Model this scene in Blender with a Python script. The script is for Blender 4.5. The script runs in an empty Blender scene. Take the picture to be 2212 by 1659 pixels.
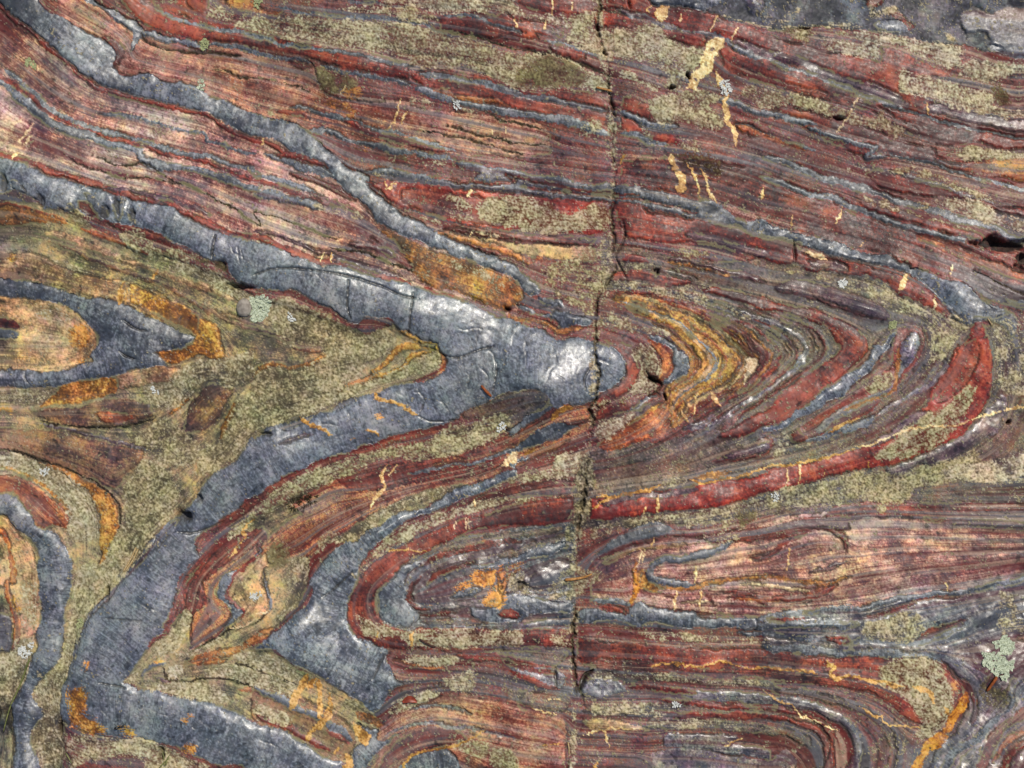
import bpy, math
import numpy as np
from mathutils import Vector, noise as mnoise

scene = bpy.context.scene
COL = scene.collection
U = 0.0005                       # metres per traced unit (the rock in view is 1.25 m wide)

# ------------------------------------------------------------------ camera
cam_d = bpy.data.cameras.new("camera")
cam = bpy.data.objects.new("camera", cam_d)
COL.objects.link(cam)
cam.location = (0, 0, 1.60)
cam.rotation_euler = (0, 0, 0)
cam_d.sensor_width = 36
cam_d.lens = 36 * 1.60 / 1.25
cam_d.clip_start = 0.01
cam_d.clip_end = 500
scene.camera = cam

# ------------------------------------------------------------------ daylight
SUN_EL = math.radians(57)
SUN_AZ = math.radians(38)        # clockwise from +Y
to_sun = Vector((math.sin(SUN_AZ) * math.cos(SUN_EL), math.cos(SUN_AZ) * math.cos(SUN_EL), math.sin(SUN_EL)))
world = bpy.data.worlds.new("World")
scene.world = world
world.use_nodes = True
wn = world.node_tree
for n in list(wn.nodes):
    wn.nodes.remove(n)
sky = wn.nodes.new("ShaderNodeTexSky")
sky.sky_type = 'NISHITA'
sky.sun_disc = False
sky.sun_elevation = SUN_EL
sky.sun_rotation = SUN_AZ
bg = wn.nodes.new("ShaderNodeBackground")
bg.inputs['Strength'].default_value = 0.10
wo = wn.nodes.new("ShaderNodeOutputWorld")
wn.links.new(sky.outputs[0], bg.inputs[0])
wn.links.new(bg.outputs[0], wo.inputs[0])
sun_d = bpy.data.lights.new("sun", 'SUN')
sun_d.energy = 3.6
sun_d.angle = math.radians(0.5)
sun_d.color = (1.0, 0.94, 0.84)
sun = bpy.data.objects.new("sun", sun_d)
sun.rotation_euler = to_sun.to_track_quat('Z', 'Y').to_euler()
sun.location = to_sun * 5
COL.objects.link(sun)
vs = scene.view_settings
scene.display_settings.display_device = 'sRGB'
vs.view_transform = 'Standard'
vs.look = 'None'
vs.exposure = 0.0
vs.gamma = 1.0
vs.use_curve_mapping = False

# ---------------------------------------------------------------- traced bands
# tile frames (x0, y0, size of one unit) in which the outlines below were measured; unit = 0.5 mm on the rock
TILES = dict(F=(0, 0, 1.1302), T1=(0, 0, .22604), T2=(500, 0, .22604), T3=(1000, 0, .22604), T4=(1500, 0, .22604), T5=(2000, 0, .22604),
             M1=(0, 375, .28933), M2=(620, 375, .28933), M3=(1240, 375, .28933), M4=(1860, 375, .28933),
             N1=(0, 840, .28933), N2=(620, 840, .28933), N3=(1240, 840, .28933), N4=(1860, 840, .28933),
             B1=(0, 1395, .28933), B2=(620, 1395, .28933), B3=(1240, 1395, .28933), B4=(1860, 1395, .28933),
             C1=(250, 1240, .28933), C2=(840, 1240, .28933), C3=(1440, 1200, .28933))

# (outline kind, rock, label, points)   P = closed outline, a number = a stripe of that width along the points
BANDS = [
 # ---- broad ground masses
 ('P','tanbrown','tan and brown weathered layers left of the big grey band',"F 0,440 150,460 250,520 400,570 500,610 530,630 700,690 790,720 870,700 940,745 960,780 900,820 700,900 560,960 440,1070 380,1140 270,1250 190,1320 165,1400 155,1480 140,1560 130,1659 0,1659"),
 ('P','gdirt','speckled grey-brown layers between the red bands on the right',"F 1300,520 1500,560 1700,560 1900,590 2060,690 2212,720 2212,1110 1900,1100 1500,1130 1290,1140 1200,1130 1050,1160 900,1200 830,1260 850,1310 900,1350 1240,1350 1240,1140 1250,1020 1290,960 1450,950 1640,860 1680,790 1600,700 1450,640 1300,620"),
 ('P','lam2','purple and red laminated layers along the lower right',"F 800,1380 1000,1330 1290,1330 1600,1330 1900,1370 2080,1440 2090,1500 2000,1659 800,1659"),
 ('P','pgrey','purple-grey glossy layers in the lower right corner',"B4 0,380 700,300 1350,210 2212,60 2212,1659 1390,1659 1480,1450 1600,1380 1720,1150 1730,1010 1570,800 1400,715 1100,710 560,720 0,640"),
 ('P','pink','pale pink banded block between the two upper left grey bands',"T1 0,90 160,180 290,280 440,400 540,490 640,570 740,660 830,750 940,830 1100,910 1330,990 1560,1050 1800,1110 2030,1150 2212,1200 T2 110,1250 210,1310 330,1380 480,1440 730,1500 960,1659 M2 335,0 560,100 720,260 900,400 1020,560 1250,690 1560,800 1820,900 2110,1010 2212,1070 2212,1400 1870,1240 1560,1190 1330,1110 960,1030 520,930 200,800 0,740 M1 2040,720 1650,570 1330,430 900,320 640,250 240,120 0,20"),
 ('P','salmon','salmon pink layers right of the upper left grey fold',"T1 380,30 700,0 920,20 1080,80 1260,220 1380,300 1500,380 1560,350 1900,440 2212,540 T2 0,500 250,500 480,540 860,640 1150,700 1200,800 1300,1000 1700,1100 2000,1100 2212,1100 T3 0,1150 400,1200 900,1260 1400,1340 1500,1420 1500,1659 T2 2212,1640 1900,1560 1600,1500 1300,1400 1100,1400 800,1270 480,1190 230,1060 0,980 T1 2130,950 1740,850 1440,790 1240,740 1230,560 1090,410 860,300 600,170"),
 ('P','pink','pink and cream swirled layers right of the crack',"C3 60,520 300,420 600,370 900,380 1200,330 1700,200 2212,180 N4 1200,1480 2212,1600 B4 2212,60 1800,150 1350,210 1000,280 700,310 350,340 C3 1500,1060 1100,1030 900,1020 700,990 540,960 400,930 100,900 0,860 40,700"),
 ('P','maroon','red-brown layer under the olive lichen strip on the right',"N4 600,1390 850,1340 1100,1330 1500,1350 2000,1340 2212,1350 2212,1500 1900,1480 1500,1480 1100,1470 800,1500 650,1560 500,1500"),
 # ---- top left reds
 ('P','red','rusty red layers along the top edge left of centre',"T1 1240,0 1400,100 1550,230 1760,300 1950,360 2212,430 T2 250,440 500,480 900,560 1200,650 1500,740 1700,790 2212,880 T3 0,890 0,700 T2 1900,610 1400,520 1000,420 640,330 300,270 0,190 0,0"),
 ('P','rust','narrow orange-red sliver at the top edge',"T2 110,0 300,0 450,30 620,70 840,120 780,150 600,120 400,80 250,40"),
 ('P','maroon','',"T1 1560,20 1700,60 2000,160 2212,240 2212,100 2000,40 1900,0"),
 # ---- upper left grey folds
 ('P','grey','long grey band running down from the top left corner',"T1 0,0 70,100 160,180 290,280 440,400 540,490 640,570 740,660 830,750 940,830 1100,910 1330,990 1560,1050 1800,1110 2030,1150 2212,1200 T2 110,1250 210,1310 330,1380 480,1440 640,1470 730,1500 830,1570 920,1640 M2 335,0 440,40 560,100 640,170 720,260 800,320 900,400 990,470 1020,560 1120,610 1250,690 1400,740 1560,800 1680,870 1820,900 1960,950 2110,1010 M3 69,1080 130,1150 200,1200 250,1180 270,1110 170,1040 69,960 M2 2060,880 1950,840 1800,770 1700,740 1600,690 1480,620 1350,560 1250,500 1170,430 1090,370 1010,320 960,260 990,200 930,160 830,130 740,70 679,0 T2 1280,1560 1180,1470 1100,1400 960,1330 800,1270 640,1240 480,1190 330,1130 230,1060 100,1030 0,980 T1 2130,950 1990,900 1740,850 1560,770 1440,790 1280,800 1240,740 1200,700 1230,640 1230,560 1180,470 1090,410 960,350 860,300 740,220 600,170 470,80 380,30 350,0"),
 ('P','grey','slate grey fold tip beside the salmon layers',"T1 920,0 1100,60 1230,90 1340,180 1440,200 1520,280 1620,300 1760,350 1900,390 2080,420 2212,470 2212,520 2050,470 1900,440 1700,410 1560,350 1500,380 1430,470 1390,540 1380,440 1400,350 1360,280 1260,220 1180,140 1080,80 950,40"),
 ('P','maroon','',"T1 1080,400 1190,390 1260,440 1320,520 1330,600 1260,680 1210,720 1230,620 1220,540 1170,460"),
 (9,'grey','',"T1 1650,60 1800,150 1980,210 2212,260 T2 0,260 200,310 440,350 640,390 800,450 1000,480 1200,520 1400,560 1640,610 1900,670 2212,720 T3 60,720"),
 (11,'dgrey','',"T2 20,470 250,480 480,520 600,560 860,600 1040,640 1150,690"),
 (11,'dgrey','',"T2 1250,700 1500,780 1700,830 1950,870 2212,910 T3 40,930"),
 (3,'moss','',"T2 0,735 200,745 330,800 480,810 640,840 800,880 1000,920 1100,960 1180,990"),
 (4,'moss','',"T1 1490,330 1560,410 1720,490 1900,520 2212,550 T2 150,560 380,575"),
 (6,'dgrey','',"T2 700,40 1000,120 1250,160 1500,190 1700,220 1950,240 2212,280 T3 150,300 300,350 400,380"),
 (7,'dgrey','',"T2 1200,0 1400,20 1600,40 1850,60 2000,100 2212,90"),
 (14,'maroon','',"T2 880,650 1000,700 1150,720"),
 (11,'grey','',"T2 900,1150 1100,1180 1300,1230 1600,1310 1900,1400 2212,1460"),
 (14,'grey','',"T2 1100,1400 1300,1410 1600,1510 1900,1570 2212,1640 T3 60,1659"),
 (13,'red','',"T2 1500,1300 1800,1420 2212,1540 T3 200,1570"),
 (15,'red','',"T2 760,1180 1000,1230 1150,1280"),
 (9,'grey','',"T3 0,1480 200,1530 400,1600 520,1640"),
 (13,'red','',"T3 0,1560 200,1600 450,1640"),
 (11,'grey','',"T3 0,1620 140,1659 M2 1500,10 1700,60"),
 (4,'moss','',"T3 400,1350 700,1440 1000,1490 1200,1540 1450,1560"),
 (4,'moss','',"T3 100,1400 450,1470 800,1540 1100,1620 1300,1659"),
 (6,'moss','',"T3 800,1200 1000,1300 1200,1340 1450,1400"),
 # ---- pink block stripes
 (20,'grey','thin slate stripe inside the pink block on the left',"T1 0,850 120,950 250,1080 420,1230 560,1320 700,1380 900,1460 1150,1540 1500,1630 M1 1200,50 1400,100 1560,110 1750,160 2000,250 2212,310"),
 (12,'red','',"T1 0,790 200,940 350,1060 500,1180 700,1290 900,1370 1200,1480 1500,1560 1750,1640 M1 1500,10 1800,90 2000,170 2212,230 M2 0,220 250,300 450,370 700,450"),
 (11,'grey','',"T1 60,760 220,880 330,980 420,1080 560,1180 800,1310 1000,1390 1250,1440 1500,1500 1750,1580 M1 1560,0 1750,20 2000,90 2212,160"),
 (11,'red','',"T1 60,130 160,215 290,320 440,440 540,530 640,610 740,700 830,790 940,870 1100,950 1330,1030 1560,1090 1800,1150 2030,1190 2212,1240 T2 110,1290 330,1430 640,1530 830,1620 M2 335,60 460,110 600,190"),
 (9,'dgrey','',"T1 1050,1230 1400,1250 1700,1310 1950,1390 2212,1450 T2 0,1500 200,1560 420,1620 560,1659"),
 (17,'grey','',"M2 80,0 250,50 400,110 560,150 680,190"),
 (13,'red','',"M2 160,0 330,20 480,60 620,120"),
 (14,'grey','',"M2 0,170 200,220 400,290 520,330"),
 (20,'dgrey','',"M2 0,340 200,360 450,430 600,470"),
 (20,'maroon','',"M2 300,160 500,220 700,300 860,390"),
 (10,'maroon','',"M2 450,330 700,430 900,500"),
 (4,'moss','',"M1 800,30 1100,110 1200,70 1450,210 1700,320 1900,420 2212,600 M2 0,480 200,530 400,610 600,690 760,710"),
 (3,'moss','',"M1 560,20 760,130 900,170 1100,220 1300,210 1560,270 1800,370"),
 (16,'red','rim of deep red stone along the top of the big grey band',"M1 0,5 100,40 300,100 500,160 800,260 1000,330 1200,390 1400,430 1600,520 1800,610 2000,680 2212,720 M2 69,715 250,800 480,890 700,920 900,985 1150,1065 1330,1105"),
 (13,'red','',"M2 1400,1140 1600,1200 1780,1240"),
 (12,'purple','',"M1 900,290 1200,340 1400,390 1600,440 1800,530"),
 (12,'purple','',"M2 0,660 200,700 440,790 700,870 950,960 1250,1050"),
 (18,'purple','dark purple streak in the pale pink stone',"M2 800,760 950,780 1080,820 1200,870"),
 (12,'red','',"M2 980,690 1050,730 1090,760"),
 (6,'moss','',"M2 640,800 900,830 1100,900 1300,980 1450,1010 1700,1090 1850,1130"),
 ('P','obrown','orange-brown stained end of the pink block',"M2 1040,610 1250,700 1500,810 1700,880 1900,940 2100,1020 2212,1090 M3 130,1200 60,1280 0,1300 0,1390 M2 2212,1370 2000,1290 1850,1220 1700,1160 1450,1110 1350,1010 1300,900 1230,800 1150,720"),
 # ---- main grey band
 ('P','gmain','broad glossy blue-grey band folded into a V across the left half',"M1 0,20 100,60 240,120 420,180 640,250 900,320 1100,390 1330,430 1480,480 1650,570 1880,660 2040,720 2212,770 M2 200,800 330,860 520,930 760,960 960,1030 1150,1080 1330,1110 1400,1140 1560,1190 1760,1240 1870,1290 1990,1350 2212,1400 M3 100,1430 200,1480 300,1480 380,1540 430,1570 540,1560 640,1560 720,1590 800,1610 880,1640 N3 930,60 980,130 990,200 970,270 920,320 850,380 760,410 740,460 680,490 600,520 520,530 350,530 340,470 280,420 200,400 100,400 0,430 N2 2000,470 1900,520 1780,560 1720,640 1640,670 1400,730 1180,770 1090,830 980,870 850,900 740,930 690,970 600,1000 500,1040 400,1070 280,1130 170,1190 60,1260 0,1310 N1 2020,1390 1890,1470 1800,1540 1700,1580 1640,1659 C1 800,400 720,480 660,560 620,640 600,740 570,900 500,1050 420,1120 390,1200 310,1300 240,1390 200,1450 260,1490 B1 1300,990 1480,1040 1740,1080 1900,1130 2040,1190 2130,1260 2212,1290 B2 140,1300 280,1350 420,1440 520,1500 680,1540 740,1590 760,1700 B1 2300,1720 2212,1659 2040,1620 1900,1610 1800,1590 1700,1560 1600,1520 1500,1470 1400,1440 1280,1420 1200,1390 1070,1370 930,1380 830,1390 700,1350 580,1310 510,1270 490,1200 500,1100 510,990 540,950 570,900 570,820 600,760 610,660 650,560 690,460 720,360 780,300 870,240 900,180 1000,90 1100,20 N1 1260,1659 1290,1630 1380,1540 1500,1450 1650,1300 1720,1180 1800,1080 1960,1000 2060,900 2120,780 N2 0,790 60,770 130,720 300,690 380,640 520,600 660,570 740,500 900,440 1050,400 1230,340 1400,330 1540,270 1630,200 1640,140 1560,60 1530,0 M2 1500,1590 1400,1580 1300,1540 1220,1480 1150,1400 1040,1390 960,1350 880,1440 760,1400 680,1330 560,1270 440,1200 330,1150 240,1170 180,1160 100,1140 0,1130 M1 2030,1100 1960,1030 1940,930 1800,900 1640,820 1500,760 1380,690 1180,620 1000,600 880,560 600,500 400,440 180,330 0,330"),
 (22,'maroon','',"N2 1600,705 1400,760 1200,800 1000,880 800,930 640,990 500,1050 330,1130 150,1220 30,1300 N1 2080,1380 1950,1480 1850,1560"),
 ('P','gdirt','brown crusted patch inside the grey fold nose',"N3 0,400 120,395 240,400 330,450 340,510 260,560 180,590 100,650 0,720 N2 2060,640 1900,640 1760,640 1780,570 1900,520 2000,480"),
 ('P','grey','',"N3 0,770 130,700 230,640 320,580 400,530 350,525 260,565 180,590 90,650 0,715 N2 2060,700 2143,760"),
 ('P','maroon','',"N3 520,490 430,530 320,580 200,680 60,740 0,790 0,850 130,780 240,720 360,650 430,590 520,530"),
 ('P','dgrey','',"M1 0,90 60,190 150,320 70,345 0,260"), ('P','dgrey','',"M1 180,330 150,250 210,270 280,350"), ('P','dgrey','',"M1 350,270 400,370 490,470 410,490 370,390"), ('P','maroon','',"M1 700,420 860,450 930,560 800,540 690,490"), ('P','dgrey','',"M1 750,340 830,380 890,460 940,560 870,590 820,480"), ('P','dgrey','',"M1 1000,365 1090,385 1060,500 1010,600 980,470"), ('P','dgrey','',"M1 1100,470 1150,520 1180,610 1130,610"), ('P','maroon','',"M1 900,590 1180,620 1400,710 1500,770 1300,740 1100,680"),  # dark grey patches paint the shade of the band's facets into its colour
 (9,'dgrey','',"N2 230,850 330,800 430,770 520,760"), (16,'dgrey','',"N2 60,760 150,700 300,680 500,600"), (14,'dgrey','',"N2 640,580 760,500 900,450"), (16,'dgrey','',"C1 640,100 500,260 360,400 200,540 60,680 0,760"), (12,'dgrey','',"B1 1000,110 900,220 800,310 720,400 650,580 620,740"),  # dark stripes paint shade on the band edges that slope away from the sun
 # ---- left inner folds
 ('P','grey','dark grey arrowhead fold at the left edge',"M1 0,1040 180,1070 330,1110 470,1150 600,1180 740,1220 820,1210 1000,1260 1150,1320 1290,1390 1430,1450 1540,1500 1640,1560 1640,1590 N1 1520,40 1320,75 1370,130 1410,175 1280,200 1100,230 960,270 780,290 560,330 460,360 250,360 0,370 0,215 200,205 330,230 480,220 600,180 720,150 780,120 740,80 800,30 M1 830,1600 800,1500 720,1420 640,1350 590,1300 480,1260 380,1260 230,1230 0,1180"),
 ('P','tan','tan and ochre oval core at the left edge',"M1 0,1190 230,1235 480,1265 600,1310 720,1430 800,1520 820,1600 800,1659 N1 780,60 700,130 600,170 480,215 330,225 200,200 0,215"),
 ('P','red','',"M1 0,1370 90,1400 140,1470 100,1500 0,1450"),
 ('P','dgrey','',"M1 0,1460 100,1500 150,1540 90,1560 0,1570"),
 ('P','pinktan','pale tan layer above the left arrowhead fold',"M1 0,840 140,840 300,850 500,940 660,1020 860,1040 1070,1080 1200,1120 1400,1210 1560,1280 1670,1370 1680,1420 1660,1560 1560,1490 1400,1430 1100,1290 900,1230 700,1190 470,1140 250,1080 0,1030"),
 ('P','ochre','',"M1 1090,1100 1200,1130 1300,1190 1450,1240 1560,1300 1670,1390 1660,1540 1560,1480 1400,1400 1250,1310 1090,1260"),
 ('P','ochre','orange hinge of the left arrowhead fold',"M1 1670,1390 1780,1400 1860,1480 1880,1620 N1 1900,60 1900,120 1780,120 1700,90 1560,130 1440,160 1330,70 1560,30 1640,0"),
 ('P','ochre','',"N1 290,530 400,450 480,360 540,340 740,300 960,280 970,320 960,400 750,470 500,500 330,540"),
 ('P','pinktan','',"N1 960,270 1200,220 1400,180 1520,210 1440,320 1250,340 990,380"),
 ('P','rbrown','red-brown tongue pointing left',"N1 290,620 330,560 600,520 900,470 1100,470 1250,520 1270,600 1150,660 960,690 700,690 480,670"),
 ('P','rust','',"N1 780,590 900,570 1050,590 1130,620 1000,670 850,670"),
 ('P','rbrown','long red-brown layer in the lower left',"N1 0,700 300,720 600,770 900,840 1200,900 1180,1000 1040,1100 1000,1200 850,1200 700,1110 480,1040 250,950 0,850"),
 (5,'moss','',"N1 0,850 250,960 480,1045 700,1120 850,1210 960,1330 1000,1450 980,1600"),
 (6,'moss','',"N1 300,650 480,680 700,700 960,700 1150,670 1280,620"),
 (9,'dgrey','',"N1 300,670 550,720 800,780 1000,830 1200,880 1300,900"),
 ('P','rbrown','',"N1 1560,600 1650,450 1800,330 1960,390 1900,520 1740,720 1560,740"),
 ('P','ochre','orange arc in the lower left lichen',"N1 280,1000 560,1070 740,1170 880,1250 950,1350 980,1450 970,1600 930,1659 F 225,1200 205,1230 212,1190 210,1168 N1 820,1600 820,1440 750,1300 720,1240 600,1180 450,1080"),
 (8,'ochre','',"N1 0,1020 100,1070 250,1140 380,1220 480,1330 560,1420 600,1480"),
 ('P','rust','orange-red layer hugging the lower left grey fold',"N1 0,1120 120,1120 250,1170 400,1290 540,1430 550,1560 500,1640 F 138,1150 125,1140 N1 330,1540 200,1380 100,1270 0,1240"),
 ('P','grey','dark grey fold standing at the lower left edge',"N1 0,1250 100,1280 180,1350 250,1450 310,1540 400,1590 480,1640 F 143,1200 146,1260 B1 570,100 540,250 530,380 520,600 500,740 460,790 380,870 300,950 260,1020 250,1060 290,1130 330,1220 280,1310 250,1400 260,1490 320,1600 330,1700 90,1700 110,1500 80,1380 40,1250 60,1150 120,1050 180,940 220,800 260,720 290,650 270,570 310,450 320,350 310,200 310,80 F 77,1234 80,1200 66,1175 50,1155 N1 120,1560 60,1480 0,1420"),
 ('P','pinktan','tan core of the lower left grey fold',"N1 0,1440 60,1490 120,1570 190,1659 F 66,1200 77,1240 B1 310,200 310,350 300,480 260,570 100,600 60,400 30,200 0,100"),
 (14,'rust','',"N1 0,1560 40,1640 F 14,1190 20,1260 B1 40,100 40,250 100,400 110,600 60,700"),
 ('P','dgrey','',"B1 0,360 50,400 70,600 30,700 0,720"),
 (12,'rust','',"M1 0,440 200,465 350,510 560,560"),
 ('P','obrown','',"M1 0,460 200,470 350,520 560,560 600,620 350,600 0,620"),
 (12,'rust','',"M1 700,640 900,720 1100,780 1250,850"),
 (16,'pinktan','',"M1 400,680 600,720 800,790 1000,880 1250,960 1500,1050 1800,1150 2000,1260"),
 (12,'rbrown','',"M1 450,760 800,900 1100,1010 1400,1120 1600,1230 1750,1320 2000,1400 2212,1480"),
 (10,'rbrown','',"M1 1700,1250 1900,1400 2212,1500 M2 100,1500 300,1600 N2 350,40 600,60"),
 (9,'ochre','',"N2 0,270 120,170 300,190 450,170 620,90"),
 (13,'ochre','rusty rim along the inside of the grey V',"M2 1220,1500 1350,1570 1500,1620 N2 1540,30 1480,20 1300,30 1200,60 1100,180 1000,230 1080,270 1250,190 1330,110 1500,60"),
 (14,'rust','',"N2 1560,60 1600,130 1600,200 1540,250"),
 (14,'obrown','',"N2 680,430 800,370 950,300 1050,250"),
 (16,'ochre','',"N1 1980,500 1940,600 1880,720 1850,800"),
 (9,'ochre','',"N1 1400,600 1500,540 1600,450"),
 # ---- lower left middle fold (red and tan core)
 ('P','tanbrown','tan weathered core between the two lower grey bands',"C1 200,1450 300,1320 400,1180 540,1060 640,920 700,850 700,600 900,400 1100,200 1400,30 N2 250,1340 450,1250 680,1130 900,1080 1200,1010 1600,940 1850,880 2143,760 2143,1040 1900,1170 1620,1290 1340,1400 1050,1530 860,1659 C1 1900,300 1740,440 1720,650 1660,800 1540,920 1360,1080 1240,1180 1400,1200 1600,1300 1700,1370 1760,1400 B2 600,920 700,990 830,1060 950,1150 1060,1320 840,1600 740,1590 680,1540 520,1500 280,1350 0,1250 B1 2040,1190 1740,1080 1300,990"),
 ('P','lamtan','finely striped red and yellow layers running up to the crack',"C1 1320,330 1500,150 1700,50 N2 330,1360 680,1130 900,1080 1200,1010 1600,940 1850,880 N3 0,790 240,720 430,590 480,540 640,520 700,620 700,700 600,780 400,880 230,960 150,1010 0,1060 N2 1900,1170 1720,1190 1560,1210 1400,1260 1100,1380 900,1500 750,1600 650,1659 C1 1900,250 1740,430 1580,420 1400,500"),
 ('P','maroon','',"N2 680,1130 900,1080 1200,1010 1600,930 1850,870 2212,740 2212,830 1950,930 1600,990 1500,1030 2000,950 2143,930 2143,1000 1900,1110 1700,1150 1400,1180 1000,1240 800,1230"),
 (7,'grey','',"N2 1300,1100 1600,1040 1750,1020 1900,990 2050,940 2212,870 N3 60,840"),
 ('P','grey','small pale grey lens left of the crack',"N3 0,930 100,840 220,760 330,690 440,660 540,680 600,700 520,740 440,790 330,830 200,880 100,910"),
 (8,'red','',"N3 440,640 540,680 640,670 700,660"),
 ('P','maroon','maroon shell around the lower fold core',"C1 700,850 690,780 720,650 790,550 900,400 1050,260 1220,210 1340,160 1400,240 1330,330 1230,440 1100,530 1000,600 900,680 880,760 1000,820 1090,890 1060,1000 900,1110 740,1180 740,1060 760,900"),
 (9,'red','',"C1 705,860 690,780 720,650 790,550 900,400 1050,260 1220,210"), ('P','lamtan','',"C1 820,620 1000,520 1180,400 1300,300 1270,400 1120,540 960,640 930,720 1060,840 1080,900 1040,980 880,1110 760,1170 780,900 900,800"),
 ('P','grey','narrow grey zigzag layer in the lower fold core',"C1 1320,330 1260,420 1130,520 1000,580 960,700 970,760 1060,830 1100,900 1060,980 960,1090 900,1120 1060,1010 1130,950 1190,890 1150,840 1090,800 1040,740 1070,640 1120,540 1230,450 1330,360"),
 (8,'red','',"C1 1340,360 1230,470 1130,550 1080,640 1050,740 1120,820 1200,890 1160,950"),
 ('P','pinktan','',"C1 1360,390 1240,490 1140,560 1080,660 1070,740 1180,830 1220,890 1140,990 1060,1030 1250,960 1370,880 1400,780 1340,680 1330,580 1380,500"),
 (8,'dgrey','',"C1 1350,560 1370,660 1400,760 1420,840 1380,900"),
 (6,'moss','',"C1 720,1210 900,1120 1060,1040 1260,980 1400,880"),
 (20,'obrown','',"C1 700,1320 900,1240 1150,1180 1300,1090 1450,1000"),
 (6,'moss','',"C1 1100,1320 1250,1330 1350,1390 1500,1430 1640,1490"),
 (18,'obrown','',"C1 700,1300 880,1290 1050,1280"),
 (8,'dgrey','',"C1 340,1450 340,1400 420,1320 540,1300"),
 (12,'maroon','',"C1 420,1400 520,1440 640,1450"),
 (8,'moss','',"C1 520,1340 560,1420 680,1460 900,1430 1050,1440 1200,1490 1450,1560 1640,1620 B2 180,1090 300,1130"),
 (16,'rust','',"C1 1150,1530 1350,1560 1500,1620 B2 100,1110 280,1170 420,1240 550,1300"),
 ('P','rbrown','',"B2 0,900 200,960 400,1060 600,1170 780,1290 860,1420 830,1520 740,1590 520,1500 300,1340 0,1240"),
 (17,'dgrey','',"B2 0,980 150,1040 300,1110 400,1170 540,1220 660,1300 780,1370"),
 (24,'dgrey','',"B2 600,1280 720,1350 830,1430"),
 (14,'red','',"B2 0,1180 120,1250 300,1320 480,1420 650,1500"),
 (14,'red','',"B2 600,1330 720,1400 800,1460"),
 # ---- second grey band
 ('P','grey2','blue-grey band sweeping down from the crack to the lower left V',"N2 2212,1060 2080,1110 1900,1170 1720,1220 1620,1290 1500,1350 1340,1400 1180,1460 1050,1530 960,1580 860,1659 F 750,1168 720,1190 690,1225 665,1260 B2 500,150 450,260 380,330 250,440 180,500 80,590 20,630 60,650 180,660 300,740 420,800 480,850 600,920 700,990 830,1060 950,1150 1000,1210 1060,1160 1100,1090 1160,1000 1250,950 1180,880 1150,800 1120,740 1130,650 1060,610 950,580 870,550 800,440 790,300 830,170 870,60 F 775,1225 800,1190 N2 1080,1640 1200,1560 1300,1490 1440,1430 1600,1380 1760,1320 1930,1260 2060,1190 2212,1140 N3 80,1010 200,980 120,960 0,1020"),
 ('P','grey','',"B2 1130,1700 1300,1590 1480,1530 1620,1510 1700,1570 1820,1600 1840,1700"),
 ('P','grey','',"B2 860,1280 940,1320 1060,1320 1100,1260 1200,1240 1120,1340 1030,1420 1120,1420 1250,1340 1340,1310 1200,1400 1080,1510 1000,1590 900,1700 840,1600 870,1480 960,1440 990,1400 880,1310"),
 # ---- centre fold core and the red hook
 ('P','mixgrey','mottled grey and maroon core of the red hook',"C2 260,720 340,640 480,520 640,400 800,320 1000,240 1240,220 1500,150 1840,130 1960,140 1940,700 1950,1020 1700,1010 1400,1030 1000,1000 700,1010 420,1010 320,940 280,850"),
 (18,'gdirt','',"C2 480,500 600,420 800,340 1000,290 1400,230 1850,180"), (15,'maroon','',"C2 640,500 800,420 1000,350 1300,300 1500,270"), (13,'maroon','',"C2 700,650 800,570 950,500 1100,460"), (13,'gdirt','',"C2 1300,420 1500,340 1700,280 1900,240"), (14,'pgrey','',"C2 520,860 700,850 900,830 1060,800"), (12,'maroon','',"C2 640,900 800,890 960,870"), (13,'gdirt','',"C2 640,960 900,950 1080,960 1400,940 1700,930"), (12,'obrown','',"C2 1290,560 1330,690 1360,600 1480,500"),
 ('P','grey','',"C2 1020,500 1250,460 1400,410 1600,350 1840,300 1900,330 1700,400 1500,440 1330,490 1200,520"),
 ('P','grey','grey wavy layer left of the crack',"C2 1340,720 1480,720 1600,740 1780,780 1920,790 1930,870 1750,880 1560,890 1480,950 1300,960 1080,920 1060,840 1200,840 1330,800"),
 ('P','red','',"C2 1290,890 1370,850 1480,880 1490,910 1370,930"),
 ('P','pgrey','dark glossy knob beside the crack',"C2 1560,660 1600,560 1700,480 1860,440 1920,480 1840,560 1800,660 1700,680"),
 ('P','grey','',"C2 300,820 260,720 380,620 560,480 640,480 520,640 560,760 620,830 640,930 480,1000 340,940"),
 (22,'grey','',"C2 900,740 1060,690 1160,660"),
 (11,'maroon','',"C2 640,580 560,680 540,760 620,830 740,840"),
 ('P','red','red hook-shaped band left of the crack',"N3 560,1380 560,1300 480,1290 350,1310 150,1340 0,1370 N2 2050,1410 1900,1450 1750,1490 1620,1540 1500,1590 1390,1640 C2 480,330 380,370 290,440 180,540 100,660 40,760 30,880 50,980 100,1070 200,1110 350,1170 560,1175 770,1165 1100,1160 1460,1165 1720,1160 1920,1200 1930,1040 1700,1010 1480,1020 1300,1030 1000,1000 700,1010 430,1010 310,940 260,840 260,720 330,650 420,560 560,440 700,360 900,270 1060,200 1250,170 1500,140 1880,110 1920,20"),
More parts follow.
